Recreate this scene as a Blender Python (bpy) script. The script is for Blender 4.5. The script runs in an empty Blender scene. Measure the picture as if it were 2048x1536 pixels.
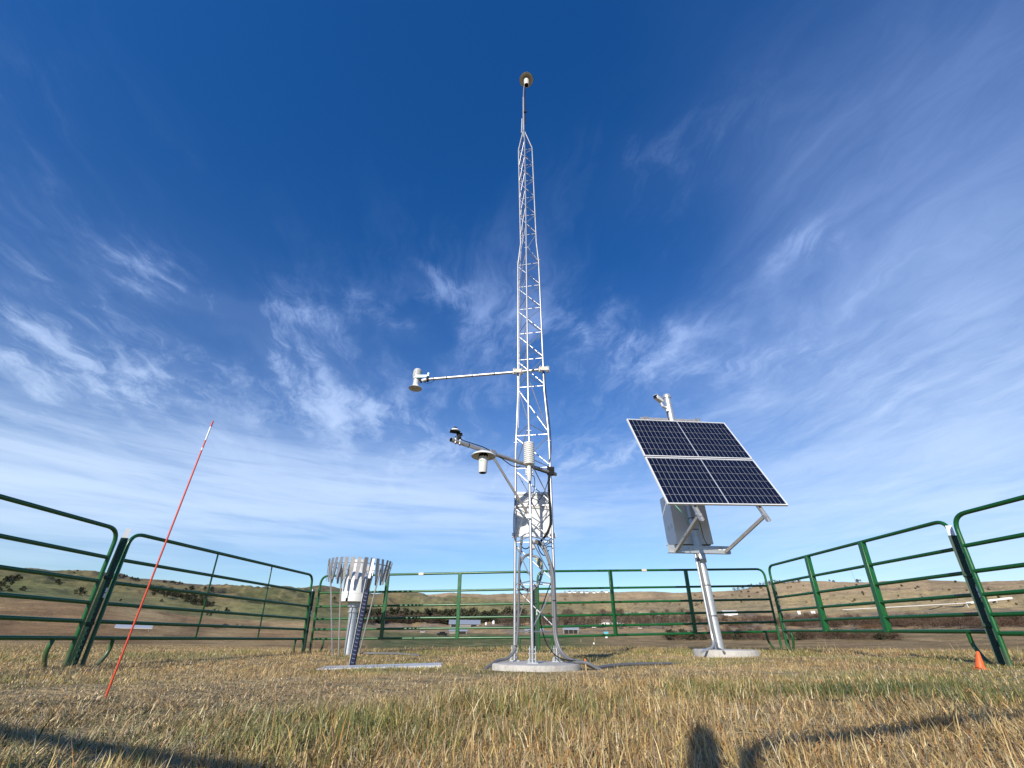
import bpy, math, random
import numpy as np
from mathutils import Vector, Matrix

# ------------------------------------------------------------------ camera, world, sun, exposure
SC = bpy.context.scene
COL = SC.collection
F, EYE = 835.0, 0.27
PITCH, ROLL = math.radians(31.0), math.radians(-0.5)
_cp, _sp = math.cos(PITCH), math.sin(PITCH)
_R, _U, _D = Vector((1, 0, 0)), Vector((0, -_sp, _cp)), Vector((0, _cp, _sp))
CR = _R * math.cos(ROLL) - _U * math.sin(ROLL)
CU = _U * math.cos(ROLL) + _R * math.sin(ROLL)
cam = bpy.data.cameras.new('camera')
cam.sensor_width = 36.0
cam.lens = F / 2048 * 36
cam.clip_start, cam.clip_end = 0.05, 20000
cam_o = bpy.data.objects.new('camera', cam)
COL.objects.link(cam_o)
m = Matrix((CR, CU, -_D)).transposed().to_4x4()
m.translation = (0, 0, EYE)
cam_o.matrix_world = m
SC.camera = cam_o

SUN_AZ, SUN_EL = math.radians(21.0), math.radians(25.0)      # light travels towards +Y, +X and down
LDIR = Vector((math.sin(SUN_AZ) * math.cos(SUN_EL), math.cos(SUN_AZ) * math.cos(SUN_EL), -math.sin(SUN_EL)))
sun = bpy.data.lights.new('sun', 'SUN')
sun.energy, sun.angle, sun.color = 4.3, math.radians(0.5), (1.0, 0.93, 0.82)
sun_o = bpy.data.objects.new('sun', sun)
sun_o.rotation_euler = LDIR.to_track_quat('-Z', 'Y').to_euler()
COL.objects.link(sun_o)

vs = SC.view_settings
vs.view_transform, vs.look, vs.exposure, vs.gamma = 'Standard', 'None', 0.38, 1.0
vs.use_curve_mapping = False

W = bpy.data.worlds.new('World')
SC.world = W
W.use_nodes = True


class NT:
    """small helper for writing node trees"""
    def __init__(s, tree): s.t = tree; s.n = tree.nodes; s.l = tree.links
    def new(s, typ, **kw):
        n = s.n.new(typ)
        for k, v in kw.items(): setattr(n, k, v)
        return n
    def put(s, sock, v):
        if hasattr(v, 'is_output') or isinstance(v, bpy.types.NodeSocket): s.l.new(v, sock)
        else: sock.default_value = v
    def m(s, op, a, b=None, c=None, clamp=False):
        n = s.new('ShaderNodeMath', operation=op, use_clamp=clamp)
        s.put(n.inputs[0], a)
        if b is not None: s.put(n.inputs[1], b)
        if c is not None: s.put(n.inputs[2], c)
        return n.outputs[0]
    def vec(s, x, y, z):
        n = s.new('ShaderNodeCombineXYZ')
        for i, v in enumerate((x, y, z)): s.put(n.inputs[i], v)
        return n.outputs[0]
    def noise(s, vec, scale, detail=4, rough=.5, dist=0.0, dims='3D', out='Fac', lac=2.0):
        n = s.new('ShaderNodeTexNoise', noise_dimensions=dims)
        if vec is not None: s.put(n.inputs['Vector'], vec)
        n.inputs['Scale'].default_value = scale
        n.inputs['Detail'].default_value = detail
        n.inputs['Roughness'].default_value = rough
        n.inputs['Distortion'].default_value = dist
        n.inputs['Lacunarity'].default_value = lac
        return n.outputs[out]
    def ramp(s, fac, stops, interp='LINEAR'):
        n = s.new('ShaderNodeValToRGB')
        n.color_ramp.interpolation = interp
        e = n.color_ramp.elements
        while len(e) < len(stops): e.new(0.5)
        for i, (p, c) in enumerate(stops):
            e[i].position = p
            e[i].color = (c, c, c, 1) if isinstance(c, (int, float)) else (*c[:3], 1)
        s.put(n.inputs[0], fac)
        return n.outputs[0]
    def mix(s, fac, a, b, blend='MIX'):
        n = s.new('ShaderNodeMix', data_type='RGBA', blend_type=blend)
        s.put(n.inputs[0], fac)
        for i, v in ((6, a), (7, b)):
            s.put(n.inputs[i], (*v[:3], 1) if isinstance(v, (tuple, list)) else v)
        return n.outputs[2]
    def smooth(s, x, a, b):
        n = s.new('ShaderNodeMapRange', interpolation_type='SMOOTHSTEP')
        s.put(n.inputs[0], x)
        n.inputs[1].default_value, n.inputs[2].default_value = a, b
        return n.outputs[0]


def ray(px, py):
    return CR * ((px - 1024) / F) + CU * ((768 - py) / F) + _D


def build_world():
    t = NT(W.node_tree)
    W.node_tree.nodes.clear()
    out = t.new('ShaderNodeOutputWorld')
    bg = t.new('ShaderNodeBackground')
    sky = t.new('ShaderNodeTexSky', sky_type='NISHITA')
    sky.sun_disc = False
    sky.sun_elevation, sky.sun_rotation = SUN_EL, math.pi + SUN_AZ
    sky.altitude, sky.air_density, sky.dust_density, sky.ozone_density = 600, 1.0, 0.25, 3.0
    hs = t.new('ShaderNodeHueSaturation')
    hs.inputs['Saturation'].default_value = 1.32
    hs.inputs['Hue'].default_value = .511
    hs.inputs['Value'].default_value = 1.0
    t.l.new(sky.outputs[0], hs.inputs['Color'])
    tc = t.new('ShaderNodeTexCoord').outputs['Generated']
    sx = t.new('ShaderNodeSeparateXYZ'); t.l.new(tc, sx.inputs[0])
    x, y, z = sx.outputs
    az = t.m('ARCTAN2', x, y)
    el = t.m('ARCSINE', z)
    gain = t.new('ShaderNodeVectorMath', operation='SCALE')
    t.l.new(hs.outputs[0], gain.inputs[0]); t.l.new(t.m('MULTIPLY_ADD', t.smooth(el, .0, 1.1), .36, 1.0), gain.inputs['Scale'])
    base = gain.outputs[0]
    # high cirrus lies on a plane far up: project the direction on to it
    zz = t.m('ADD', t.m('MAXIMUM', z, 0.0), 0.07)
    px, py = t.m('DIVIDE', x, zz), t.m('DIVIDE', y, zz)
    P = t.vec(px, py, 0.0)
    warp = t.noise(P, 1.1, 4, .6, out='Color')
    wv = t.new('ShaderNodeVectorMath', operation='MULTIPLY_ADD')
    t.l.new(warp, wv.inputs[0]); wv.inputs[1].default_value = (.50, .62, 0); t.l.new(P, wv.inputs[2])
    wp = t.new('ShaderNodeSeparateXYZ'); t.l.new(wv.outputs[0], wp.inputs[0])
    # fibres run along +Y with a slight turn
    st = t.vec(t.m('ADD', t.m('MULTIPLY', wp.outputs[0], 1.7), t.m('MULTIPLY', wp.outputs[1], .30)), t.m('MULTIPLY', wp.outputs[1], .62), 3.7)
    fib = t.noise(st, 1.9, 10, .66, .22)
    soft = t.noise(wv.outputs[0], .75, 5, .55)
    fine = t.noise(t.vec(t.m('MULTIPLY', wp.outputs[0], 1.2), t.m('MULTIPLY', wp.outputs[1], .9), 9.1), 3.4, 7, .68, .3)
    low = t.noise(t.vec(t.m('MULTIPLY', az, 1.6), t.m('MULTIPLY', el, 16.0), 1.3), 2.2, 6, .58, .5)

    def blob(bx, by, ex, ey, amp):
        """a patch of cloud: two directions (in pixels of the photograph) give its long half axis, amp its weight"""
        d0, d1 = ray(bx, by), ray(ex, ey)
        return d0, d1, amp

    def gauss(cx, cy, dx, dy, half_w, amp):
        d0, d1 = ray(cx, cy).normalized(), ray(cx + dx, cy + dy).normalized()
        a0, e0 = math.atan2(d0.x, d0.y), math.asin(d0.z)
        a1, e1 = math.atan2(d1.x, d1.y), math.asin(d1.z)
        ux, uy = a1 - a0, e1 - e0
        L = math.hypot(ux, uy); ux, uy = ux / L, uy / L
        a, e = t.m('SUBTRACT', az, a0), t.m('SUBTRACT', el, e0)
        u = t.m('DIVIDE', t.m('ADD', t.m('MULTIPLY', a, ux), t.m('MULTIPLY', e, uy)), L)
        v = t.m('DIVIDE', t.m('SUBTRACT', t.m('MULTIPLY', e, ux), t.m('MULTIPLY', a, uy)), half_w / F * 1.1)
        q = t.m('ADD', t.m('MULTIPLY', u, u), t.m('MULTIPLY', v, v))
        return t.m('MULTIPLY', t.m('EXPONENT', t.m('MULTIPLY', q, -1.0)), amp)

    def add(l):
        s = l[0]
        for q in l[1:]: s = t.m('ADD', s, q)
        return s
    wc = t.noise(tc, 5.5, 9, .62, .2, out='Color')
    ws = t.new('ShaderNodeSeparateColor'); t.l.new(wc, ws.inputs[0])
    az0, el0 = az, el
    az = t.m('ADD', az0, t.m('MULTIPLY_ADD', ws.outputs[0], .26, -.13))
    el = t.m('ADD', el0, t.m('MULTIPLY_ADD', ws.outputs[1], .20, -.10))
    wisps = add([gauss(*q) for q in (
        (285, 540, 75, 45, 20, 1.5), (420, 600, 90, 60, 16, .7), (560, 640, 120, 20, 28, 1.1), (570, 705, 90, 12, 18, 1.2), (100, 690, 130, 35, 30, 1.35),
        (60, 745, 70, 45, 14, .7), (260, 770, 90, 40, 22, 1.15), (335, 790, 70, -5, 26, 1.1), (650, 790, 110, 45, 24, 1.25), (770, 835, 80, 40, 25, .7),
        (890, 580, 45, 35, 16, 1.1), (912, 602, 40, -15, 12, .8), (760, 640, 70, 30, 20, .65), (30, 560, 70, 30, 18, .6), (105, 830, 80, 25, 12, .6), (170, 580, 110, 70, 10, .45),
        (1250, 690, 120, -30, 30, .95), (1330, 720, 60, -50, 18, .9), (1450, 740, 130, -60, 26, .85), (1620, 720, 110, -40, 25, .75), (1600, 490, 70, -60, 25, .9),
        (1180, 650, 60, -20, 30, .55), (1240, 910, 110, -10, 14, .9), (1000, 650, 150, 30, 45, .4), (860, 880, 200, 60, 60, .35), (1340, 340, 200, -100, 70, .28), (1750, 560, 120, -80, 24, .5), (1850, 760, 160, -60, 24, .5))])
    az, el = az0, el0
    veil = add([gauss(1990, 640, 420, -260, 290, 1.25), gauss(1800, 900, 420, -120, 190, .95), gauss(2000, 130, 340, -160, 150, .38),
                gauss(1500, 820, 300, -90, 150, .45), gauss(600, 780, 620, 60, 140, .22), gauss(1150, 1050, 500, 20, 150, .25)])
    bank = add([gauss(200, 985, 620, 30, 72, 1.45), gauss(850, 990, 460, 30, 56, .95), gauss(1750, 1020, 520, -40, 90, .55), gauss(0, 930, 260, 20, 40, .5)])
    f1 = t.m('MULTIPLY_ADD', t.smooth(t.m('ADD', t.m('MULTIPLY', fib, .70), t.m('MULTIPLY', fine, .30)), .43, .67), .88, .10)
    f2 = t.smooth(t.m('ADD', t.m('MULTIPLY', soft, .45), t.m('MULTIPLY', fib, .55)), .26, .72)
    f3 = t.m('MULTIPLY_ADD', t.smooth(low, .28, .66), .65, .42)
    hair = t.noise(st, 5.2, 8, .68, .15)
    comb = t.m('ADD', t.m('MULTIPLY', fib, .50), t.m('ADD', t.m('MULTIPLY', fine, .22), t.m('MULTIPLY', hair, .28)))
    wmin = t.m('MINIMUM', wisps, 1.25)
    comb2 = t.m('MULTIPLY_ADD', comb, 2.6, -.80)
    crisp = t.smooth(t.m('ADD', comb2, t.m('MULTIPLY', wmin, .08)), .45, 1.02)
    wd = t.m('MULTIPLY', t.m('MULTIPLY_ADD', crisp, 1.15, .07), t.m('MINIMUM', t.m('MULTIPLY', wisps, 1.25), 1.0))
    f2 = t.m('ADD', t.m('MULTIPLY', f2, .62), t.m('MULTIPLY', t.smooth(comb, .38, .64), .30))
    mid = add([gauss(650, 740, 520, 110, 130, .42), gauss(1200, 680, 380, 40, 110, .42), gauss(700, 880, 600, 40, 70, .35), gauss(150, 760, 260, 60, 110, .35)])
    wd = t.m('ADD', wd, t.m('MULTIPLY', mid, t.m('MULTIPLY_ADD', crisp, 1.0, t.m('MULTIPLY', f1, .45))))
    dens = t.m('ADD', wd, t.m('MULTIPLY', veil, t.m('MULTIPLY_ADD', f2, .62, .20)))
    dens = t.m('ADD', dens, t.m('MULTIPLY', bank, f3))
    dens = t.m('MULTIPLY', t.m('SUBTRACT', 1.0, t.m('EXPONENT', t.m('MULTIPLY', dens, -1.05))), .88, clamp=True)
    cloud = t.mix(t.smooth(el, .05, .75), (6.3, 7.6, 9.2), (3.6, 5.0, 8.5))
    col = t.mix(dens, base, cloud)
    t.l.new(col, bg.inputs['Color'])
    bg.inputs['Strength'].default_value = 0.10
    t.l.new(bg.outputs[0], out.inputs[0])


build_world()
W.cycles.sampling_method = 'MANUAL'
W.cycles.sample_map_resolution = 512
SC.cycles.max_bounces = 6
SC.cycles.use_denoising = True

# ------------------------------------------------------------------ helpers
RNG = random.Random(7)
NR = np.random.default_rng(11)


def at(px, py, Y):
    d = ray(px, py)
    return d * (Y / d.y) + Vector((0, 0, EYE))


def wrap(o, **props):
    for k, v in props.items():
        if v: o[k] = v
    return o


def tag(o, label, cat, group=None):
    o['label'], o['category'] = label, cat
    if group: o['group'] = group
    return o


def thing(name, label, cat, loc, group=None):
    o = bpy.data.objects.new(name, None)
    o.empty_display_size = .1
    COL.objects.link(o)
    o.location = loc
    return tag(o, label, cat, group)


def origin(o):
    v = Vector((0, 0, 0))
    while o is not None:
        v += Vector(o.location); o = o.parent
    return v


class MB:
    def __init__(s): s.v = []; s.f = []
    def raw(s, vs_, fs):
        k = len(s.v); s.v += [tuple(p) for p in vs_]; s.f += [tuple(i + k for i in f) for f in fs]; return s
    def tube(s, path, r, n=8, caps=True):
        P = [Vector(p) for p in path]
        rs = r if isinstance(r, (list, tuple)) else [r] * len(P)
        T = []
        for i in range(len(P)):
            a, b = P[max(i - 1, 0)], P[min(i + 1, len(P) - 1)]
            T.append((b - a).normalized())
        up = Vector((0, 0, 1)) if abs(T[0].z) < .9 else Vector((1, 0, 0))
        N = (up - T[0] * up.dot(T[0])).normalized()
        k = len(s.v)
        for i, p in enumerate(P):
            N = (N - T[i] * N.dot(T[i])).normalized()
            B = T[i].cross(N)
            for j in range(n):
                a = 2 * math.pi * j / n
                s.v.append(tuple(p + (N * math.cos(a) + B * math.sin(a)) * rs[i]))
        for i in range(len(P) - 1):
            for j in range(n):
                a, b = k + i * n + j, k + i * n + (j + 1) % n
                s.f.append((a, b, b + n, a + n))
        if caps:
            s.f.append(tuple(k + j for j in reversed(range(n))))
            s.f.append(tuple(k + (len(P) - 1) * n + j for j in range(n)))
        return s
    def box(s, c, size, M=None):
        c = Vector(c); h = [q / 2 for q in size]
        vs_ = []
        for dz in (-1, 1):
            for dx, dy in ((-1, -1), (1, -1), (1, 1), (-1, 1)):
                d = Vector((dx * h[0], dy * h[1], dz * h[2]))
                vs_.append(c + (M @ d if M is not None else d))
        return s.raw(vs_, [(3, 2, 1, 0), (4, 5, 6, 7), (0, 1, 5, 4), (1, 2, 6, 5), (2, 3, 7, 6), (3, 0, 4, 7)])
    def bar(s, p0, p1, w, h, up=(0, 0, 1)):
        p0, p1 = Vector(p0), Vector(p1); d = (p1 - p0); L = d.length; d.normalize()
        u = Vector(up); u = (u - d * u.dot(d)).normalized(); q = d.cross(u)
        M = Matrix((d, q, u)).transposed()
        return s.box((p0 + p1) / 2, (L, w, h), M)
    def lathe(s, prof, n=24, o=(0, 0, 0), M=None, closed_top=True, closed_bottom=True):
        o = Vector(o); k = len(s.v)
        for r, z in prof:
            for j in range(n):
                a = 2 * math.pi * j / n
                d = Vector((r * math.cos(a), r * math.sin(a), z))
                s.v.append(tuple(o + (M @ d if M is not None else d)))
        for i in range(len(prof) - 1):
            for j in range(n):
                a, b = k + i * n + j, k + i * n + (j + 1) % n
                s.f.append((a, b, b + n, a + n))
        if closed_bottom: s.f.append(tuple(k + j for j in reversed(range(n))))
        if closed_top: s.f.append(tuple(k + (len(prof) - 1) * n + j for j in range(n)))
        return s
    def build(s, name, mat, parent=None, smooth=True, angle=40, bevel=0):
        me = bpy.data.meshes.new(name)
        off = origin(parent) if parent is not None else Vector((0, 0, 0))
        me.from_pydata([(a - off.x, b - off.y, c - off.z) for a, b, c in s.v], [], s.f)
        me.materials.append(mat)
        if smooth:
            me.shade_smooth(); me.set_sharp_from_angle(angle=math.radians(angle))
        me.update()
        o = bpy.data.objects.new(name, me)
        COL.objects.link(o)
        if parent is not None: o.parent = parent
        if bevel:
            b = o.modifiers.new('bevel', 'BEVEL'); b.width = bevel; b.segments = 2; b.limit_method = 'ANGLE'
        return o


def frame_from(d, up=(0, 0, 1)):
    """matrix whose z axis is d"""
    d = Vector(d).normalized(); u = Vector(up)
    if abs(d.dot(u)) > .98: u = Vector((1, 0, 0))
    x = u.cross(d).normalized(); y = d.cross(x)
    return Matrix((x, y, d)).transposed()


def arc_path(pts, r=.1, n=6):
    """polyline with rounded corners"""
    P = [Vector(p) for p in pts]; out = [P[0]]
    for i in range(1, len(P) - 1):
        a, b, c = P[i - 1], P[i], P[i + 1]
        u, v = (a - b), (c - b)
        k = min(r, u.length * .49, v.length * .49)
        s_, e = b + u.normalized() * k, b + v.normalized() * k
        for j in range(n + 1):
            t_ = j / n
            out.append(s_ * (1 - t_) ** 2 + b * 2 * t_ * (1 - t_) + e * t_ ** 2)
    out.append(P[-1]); return out


def spline(pts, n=8):
    P = [Vector(p) for p in pts]; P = [P[0] * 2 - P[1]] + P + [P[-1] * 2 - P[-2]]
    out = []
    for i in range(1, len(P) - 2):
        for j in range(n):
            t_ = j / n
            a, b, c, d = P[i - 1:i + 3]
            out.append(.5 * ((2 * b) + (c - a) * t_ + (2 * a - 5 * b + 4 * c - d) * t_ ** 2 + (3 * b - a - 3 * c + d) * t_ ** 3))
    out.append(P[-2]); return out


# ------------------------------------------------------------------ materials
def mat(name, col, rough=.5, metal=0.0, var=.12, scale=30, bump=0.0, spec=.5, coat=0.0, stretch=None, dark=None, dark_amt=0.0):
    mt = bpy.data.materials.new(name); mt.use_nodes = True
    t = NT(mt.node_tree); b = mt.node_tree.nodes['Principled BSDF']
    tc = t.new('ShaderNodeTexCoord').outputs['Object']
    if stretch:
        mp = t.new('ShaderNodeMapping'); mp.inputs['Scale'].default_value = stretch; t.l.new(tc, mp.inputs[0]); tc = mp.outputs[0]
    n = t.noise(tc, scale, 5, .6)
    c = t.mix(t.ramp(n, [(.3, 1 - var), (.7, 1 + var)]), (0, 0, 0), col)
    f = t.m('MULTIPLY_ADD', n, 2 * var, 1 - var)
    vm = t.new('ShaderNodeVectorMath', operation='SCALE'); vm.inputs[0].default_value = col[:3]; t.l.new(f, vm.inputs['Scale'])
    c = vm.outputs[0]
    if dark:
        g = t.smooth(t.noise(tc, scale * .23, 6, .7), .52, .75)
        c = t.mix(t.m('MULTIPLY', g, dark_amt), c, dark)
    t.l.new(c, b.inputs['Base Color'])
    b.inputs['Metallic'].default_value = metal
    t.l.new(t.m('MULTIPLY_ADD', n, .25, rough - .125), b.inputs['Roughness'])
    b.inputs['Specular IOR Level'].default_value = spec
    b.inputs['Coat Weight'].default_value = coat
    if bump:
        bm = t.new('ShaderNodeBump'); bm.inputs['Strength'].default_value = bump; bm.inputs['Distance'].default_value = .01
        t.l.new(t.noise(tc, scale * 2.2, 6, .65), bm.inputs['Height']); t.l.new(bm.outputs[0], b.inputs['Normal'])
    return mt


M_GREEN = mat('green_paint', (.007, .095, .020), .30, var=.22, scale=14, dark=(.02, .05, .02), dark_amt=.5)
_t = NT(M_GREEN.node_tree); _b = M_GREEN.node_tree.nodes['Principled BSDF']
_src = _b.inputs['Base Color'].links[0].from_socket
_p = _t.new('ShaderNodeNewGeometry').outputs['Position']
_wear = _t.smooth(_t.noise(_p, 11.0, 7, .72), .60, .68)
_lowz = _t.new('ShaderNodeSeparateXYZ'); _t.l.new(_p, _lowz.inputs[0])
_mud = _t.m('MULTIPLY', _t.smooth(_t.m('ADD', _lowz.outputs[2], _t.m('MULTIPLY', _t.noise(_p, 6.0, 5, .7), .35)), .42, .12), .55)
_c = _t.mix(_t.m('MULTIPLY', _wear, .75), _src, (.10, .062, .035))
_c = _t.mix(_mud, _c, (.13, .105, .065))
_t.l.new(_c, _b.inputs['Base Color'])
M_POST = mat('dark_green_paint', (.006, .038, .016), .5, var=.25, scale=20)
M_GALV = mat('galvanised_steel', (.50, .53, .55), .42, .55, var=.22, scale=40, dark=(.32, .35, .37), dark_amt=.6)
M_ALU = mat('aluminium_tube', (.47, .475, .485), .40, .72, var=.10, scale=26)
M_STEEL = mat('dull_steel', (.42, .41, .40), .45, .5, var=.15, scale=22, dark=(.22, .20, .18), dark_amt=.5)
M_WHITE = mat('white_plastic', (.66, .66, .63), .42, var=.06, scale=12, dark=(.62, .60, .54), dark_amt=.35)
M_WHITEP = mat('white_paint', (.74, .75, .74), .35, var=.05, scale=9, dark=(.6, .58, .5), dark_amt=.3)
M_DULL = mat('weathered_plastic', (.55, .53, .47), .6, var=.08, scale=12)  # duller off-white for linings, seams, clamps and stickers
M_BLACK = mat('black_rubber', (.010, .010, .011), .7, var=.2, scale=30, spec=.25)
M_CONDUIT = mat('grey_conduit', (.125, .13, .14), .5, var=.15, scale=25)
M_CONC = mat('concrete', (.46, .44, .40), .9, var=.28, scale=11, bump=.8, dark=(.24, .21, .17), dark_amt=.75)
M_ORANGE = mat('orange_fibreglass', (.62, .070, .028), .4, var=.12, scale=18)
M_CONE = mat('orange_cone', (.72, .13, .028), .5, var=.12, scale=18)
M_RED = mat('red_plastic', (.55, .02, .02), .4, var=.1, scale=18)
M_NAVY = mat('navy_paint', (.005, .010, .036), .6, var=.2, scale=30, spec=.2)
M_PALEB = mat('pale_blue_metal', (.42, .62, .68), .35, .3, var=.1, scale=30)
M_SLAT = mat('slat_metal', (.31, .30, .295), .42, .6, var=.18, scale=18)
M_SLEEVE = mat('pale_grey_plastic', (.54, .56, .55), .42, var=.07, scale=14)
M_BOARD = mat('white_board', (.50, .515, .54), .5, var=.08, scale=8, dark=(.5, .47, .4), dark_amt=.4)
M_BACK = mat('backsheet', (.36, .38, .42), .4, var=.03, scale=8)
M_GLASS = mat('dark_glass', (.01, .012, .015), .08, var=.1, spec=.8)
M_CREAM = mat('cream_plastic', (.66, .60, .36), .5, var=.1)
M_WOOD = mat('stake_wood', (.42, .28, .15), .8, var=.25, scale=40)
M_GREENCABLE = mat('green_cable', (.02, .16, .08), .5, var=.1)


def cell_material():
    mt = bpy.data.materials.new('solar_cell'); mt.use_nodes = True
    t = NT(mt.node_tree); b = mt.node_tree.nodes['Principled BSDF']
    n = t.noise(t.new('ShaderNodeTexCoord').outputs['Object'], 3.0, 3, .5)
    t.l.new(t.mix(n, (.0035, .006, .020), (.007, .010, .028)), b.inputs['Base Color'])
    b.inputs['Roughness'].default_value = .22
    b.inputs['Specular IOR Level'].default_value = .28
    return mt


M_CELL = cell_material()


# ------------------------------------------------------------------ noise for shaping the land
def vnoise(x, y, seed=0):
    xi, yi = np.floor(x).astype(np.int64), np.floor(y).astype(np.int64)
    xf, yf = x - xi, y - yi
    u, v = xf * xf * (3 - 2 * xf), yf * yf * (3 - 2 * yf)

    def h(a, b):
        n = (a * 374761393 + b * 668265263 + seed * 1442695041) & 0xFFFFFFFF
        n = ((n ^ (n >> 13)) * 1274126177) & 0xFFFFFFFF
        return ((n ^ (n >> 16)) & 0xFFFF) / 65535.0
    return (h(xi, yi) * (1 - u) + h(xi + 1, yi) * u) * (1 - v) + (h(xi, yi + 1) * (1 - u) + h(xi + 1, yi + 1) * u) * v


def fbm(x, y, oct_=5, seed=0, gain=.5):
    s, a, tot = 0, 1, 0
    for i in range(oct_):
        s = s + a * vnoise(x, y, seed + i * 17); tot += a; a *= gain; x, y = x * 2.03 + 11.3, y * 2.03 + 5.7
    return s / tot


def sstep(x, a, b):
    q = np.clip((x - a) / (b - a), 0, 1); return q * q * (3 - 2 * q)


# ------------------------------------------------------------------ ground: one sheet from the yard to the far hills
def azel(px, py):
    d = ray(px, py); return math.atan2(d.x, d.y), d.z / math.hypot(d.x, d.y)


LAYERS = [
    (13, [(-900, 1304), (0, 1304), (300, 1304), (600, 1303), (1000, 1302), (1500, 1303), (2048, 1306), (3000, 1306)]),
    (34, [(-900, 1291), (0, 1291), (300, 1294), (560, 1298), (760, 1304), (1000, 1305), (1500, 1304), (2048, 1300), (3000, 1300)]),
    (95, [(-900, 1262), (0, 1268), (200, 1274), (400, 1282), (600, 1288), (760, 1300), (900, 1303), (1200, 1303), (1600, 1296), (2048, 1292), (3000, 1290)]),
    (230, [(-900, 1190), (-100, 1200), (0, 1203), (187, 1208), (250, 1217), (312, 1229), (375, 1240), (500, 1247), (620, 1251), (700, 1262), (780, 1285), (900, 1293), (1200, 1290), (1600, 1284), (2048, 1284), (3000, 1284)]),
    (520, [(-900, 1188), (-100, 1198), (0, 1200), (187, 1204), (312, 1226), (375, 1237), (500, 1243), (620, 1247), (700, 1256), (780, 1266), (900, 1270), (1200, 1272), (1400, 1270), (1600, 1268), (2048, 1262), (3000, 1260)]),
    (900, [(-900, 1170), (0, 1183), (100, 1190), (200, 1196), (400, 1222), (560, 1232), (700, 1242), (800, 1252), (900, 1256), (1200, 1256), (1400, 1246), (1600, 1240), (2048, 1236), (3000, 1230)]),
    (1300, [(-900, 1150), (0, 1165), (100, 1176), (200, 1182), (400, 1206), (560, 1216), (700, 1228), (800, 1230), (900, 1236), (1200, 1240), (1400, 1232), (1600, 1226), (2048, 1216), (3000, 1210)]),
    (1900, [(-900, 1138), (0, 1146), (100, 1156), (200, 1164), (330, 1178), (480, 1184), (600, 1190), (740, 1204), (800, 1200), (900, 1206), (1000, 1210), (1200, 1224), (1400, 1216), (1600, 1204), (2048, 1198), (3000, 1190)]),
    (2600, [(-900, 1130), (0, 1136), (100, 1145), (200, 1148), (240, 1153), (285, 1164), (335, 1165), (400, 1172), (445, 1167), (485, 1169), (525, 1175), (565, 1172), (600, 1177), (640, 1172), (663, 1175), (690, 1184), (749, 1192), (781, 1186), (808, 1185), (826, 1190), (870, 1199), (959, 1195), (1000, 1202), (1100, 1207), (1200, 1206), (1400, 1199), (1600, 1184), (2048, 1180), (3000, 1170)]),
    (4200, [(-900, 1140), (0, 1147), (200, 1156), (600, 1186), (740, 1200), (800, 1194), (826, 1191), (856, 1190), (899, 1187), (931, 1189), (974, 1191), (1010, 1189), (1060, 1186), (1140, 1184), (1255, 1184), (1353, 1185), (1426, 1184), (1450, 1182), (1475, 1179), (1512, 1172), (1545, 1166), (1597, 1163), (1640, 1162), (1711, 1163), (1752, 1161), (1816, 1159), (1855, 1161), (1907, 1163), (1945, 1165), (1997, 1163), (2048, 1161), (3000, 1158)]),
    (7000, [(-900, 1175), (0, 1180), (600, 1200), (1000, 1204), (2048, 1190), (3000, 1190)]),
]
LAYER_T = []
for r_, pts in LAYERS:
    q = [azel(*p) for p in pts]
    LAYER_T.append((r_, np.array([a for a, _ in q]), np.array([e for _, e in q])))
LOGR = np.log(np.array([l[0] for l in LAYER_T]))


def yard_z(x, y):
    return .011 * x - .004 * y + .05 * (fbm(x * .35 + 4, y * .35, 3, 3) - .5) + .02 * (fbm(x * 2.1, y * 2.1, 3, 9) - .5)


def ground_z(x, y):
    x, y = np.asarray(x, float), np.asarray(y, float)
    r = np.hypot(x, y) + 1e-6
    az = np.arctan2(x, y)
    E_ = np.stack([np.interp(np.clip(az, a[0], a[-1]), a, e) for _, a, e in LAYER_T])
    lr = np.clip(np.log(r), LOGR[0], LOGR[-1])
    i = np.clip(np.searchsorted(LOGR, lr) - 1, 0, len(LOGR) - 2)
    t_ = (lr - LOGR[i]) / (LOGR[i + 1] - LOGR[i])
    idx = np.arange(len(r.ravel())).reshape(r.shape)
    Ef = E_.reshape(len(LOGR), -1)
    e0, e1 = Ef[i.ravel(), idx.ravel()].reshape(r.shape), Ef[(i + 1).ravel(), idx.ravel()].reshape(r.shape)
    zf = EYE + r * (e0 * (1 - t_) + e1 * t_)
    # knolls and gullies
    g = fbm(x / 420 + 31, y / 420 + 7, 5, 21)
    rg = 1 - np.abs(2 * fbm(x / 190 + 3, y / 190 + 15, 4, 5) - 1)
    k = sstep(r, 300, 1400)
    zf = zf + k * ((g - .5) * r * .017 + (rg - .75) * r * .034 * (1 - .75 * sstep(r, 2250, 2600))) * (1 - .6 * sstep(r, 3300, 4200))
    zf = zf + (sstep(r, 14, 60) * (1 - k)) * (fbm(x / 30, y / 30, 4, 8) - .5) * r * .010
    zn = yard_z(x, y)
    b = sstep(r, 12, 17)
    return zn * (1 - b) + zf * b


def gz(x, y): return float(ground_z(np.array([x]), np.array([y]))[0])


def land_point(px, py, rmin=16, rmax=6500):
    """where the sight line of a direction meets the land"""
    d = ray(px, py); h = math.hypot(d.x, d.y); ux, uy, e = d.x / h, d.y / h, d.z / h
    r = np.geomspace(rmin, rmax, 900)
    z = ground_z(ux * r, uy * r)
    hit = np.nonzero(z >= EYE + r * e)[0]
    k = hit[0] if len(hit) else int(np.argmax((z - EYE) / r))
    return Vector((ux * r[k], uy * r[k], float(z[k]))), float(r[k])


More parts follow.
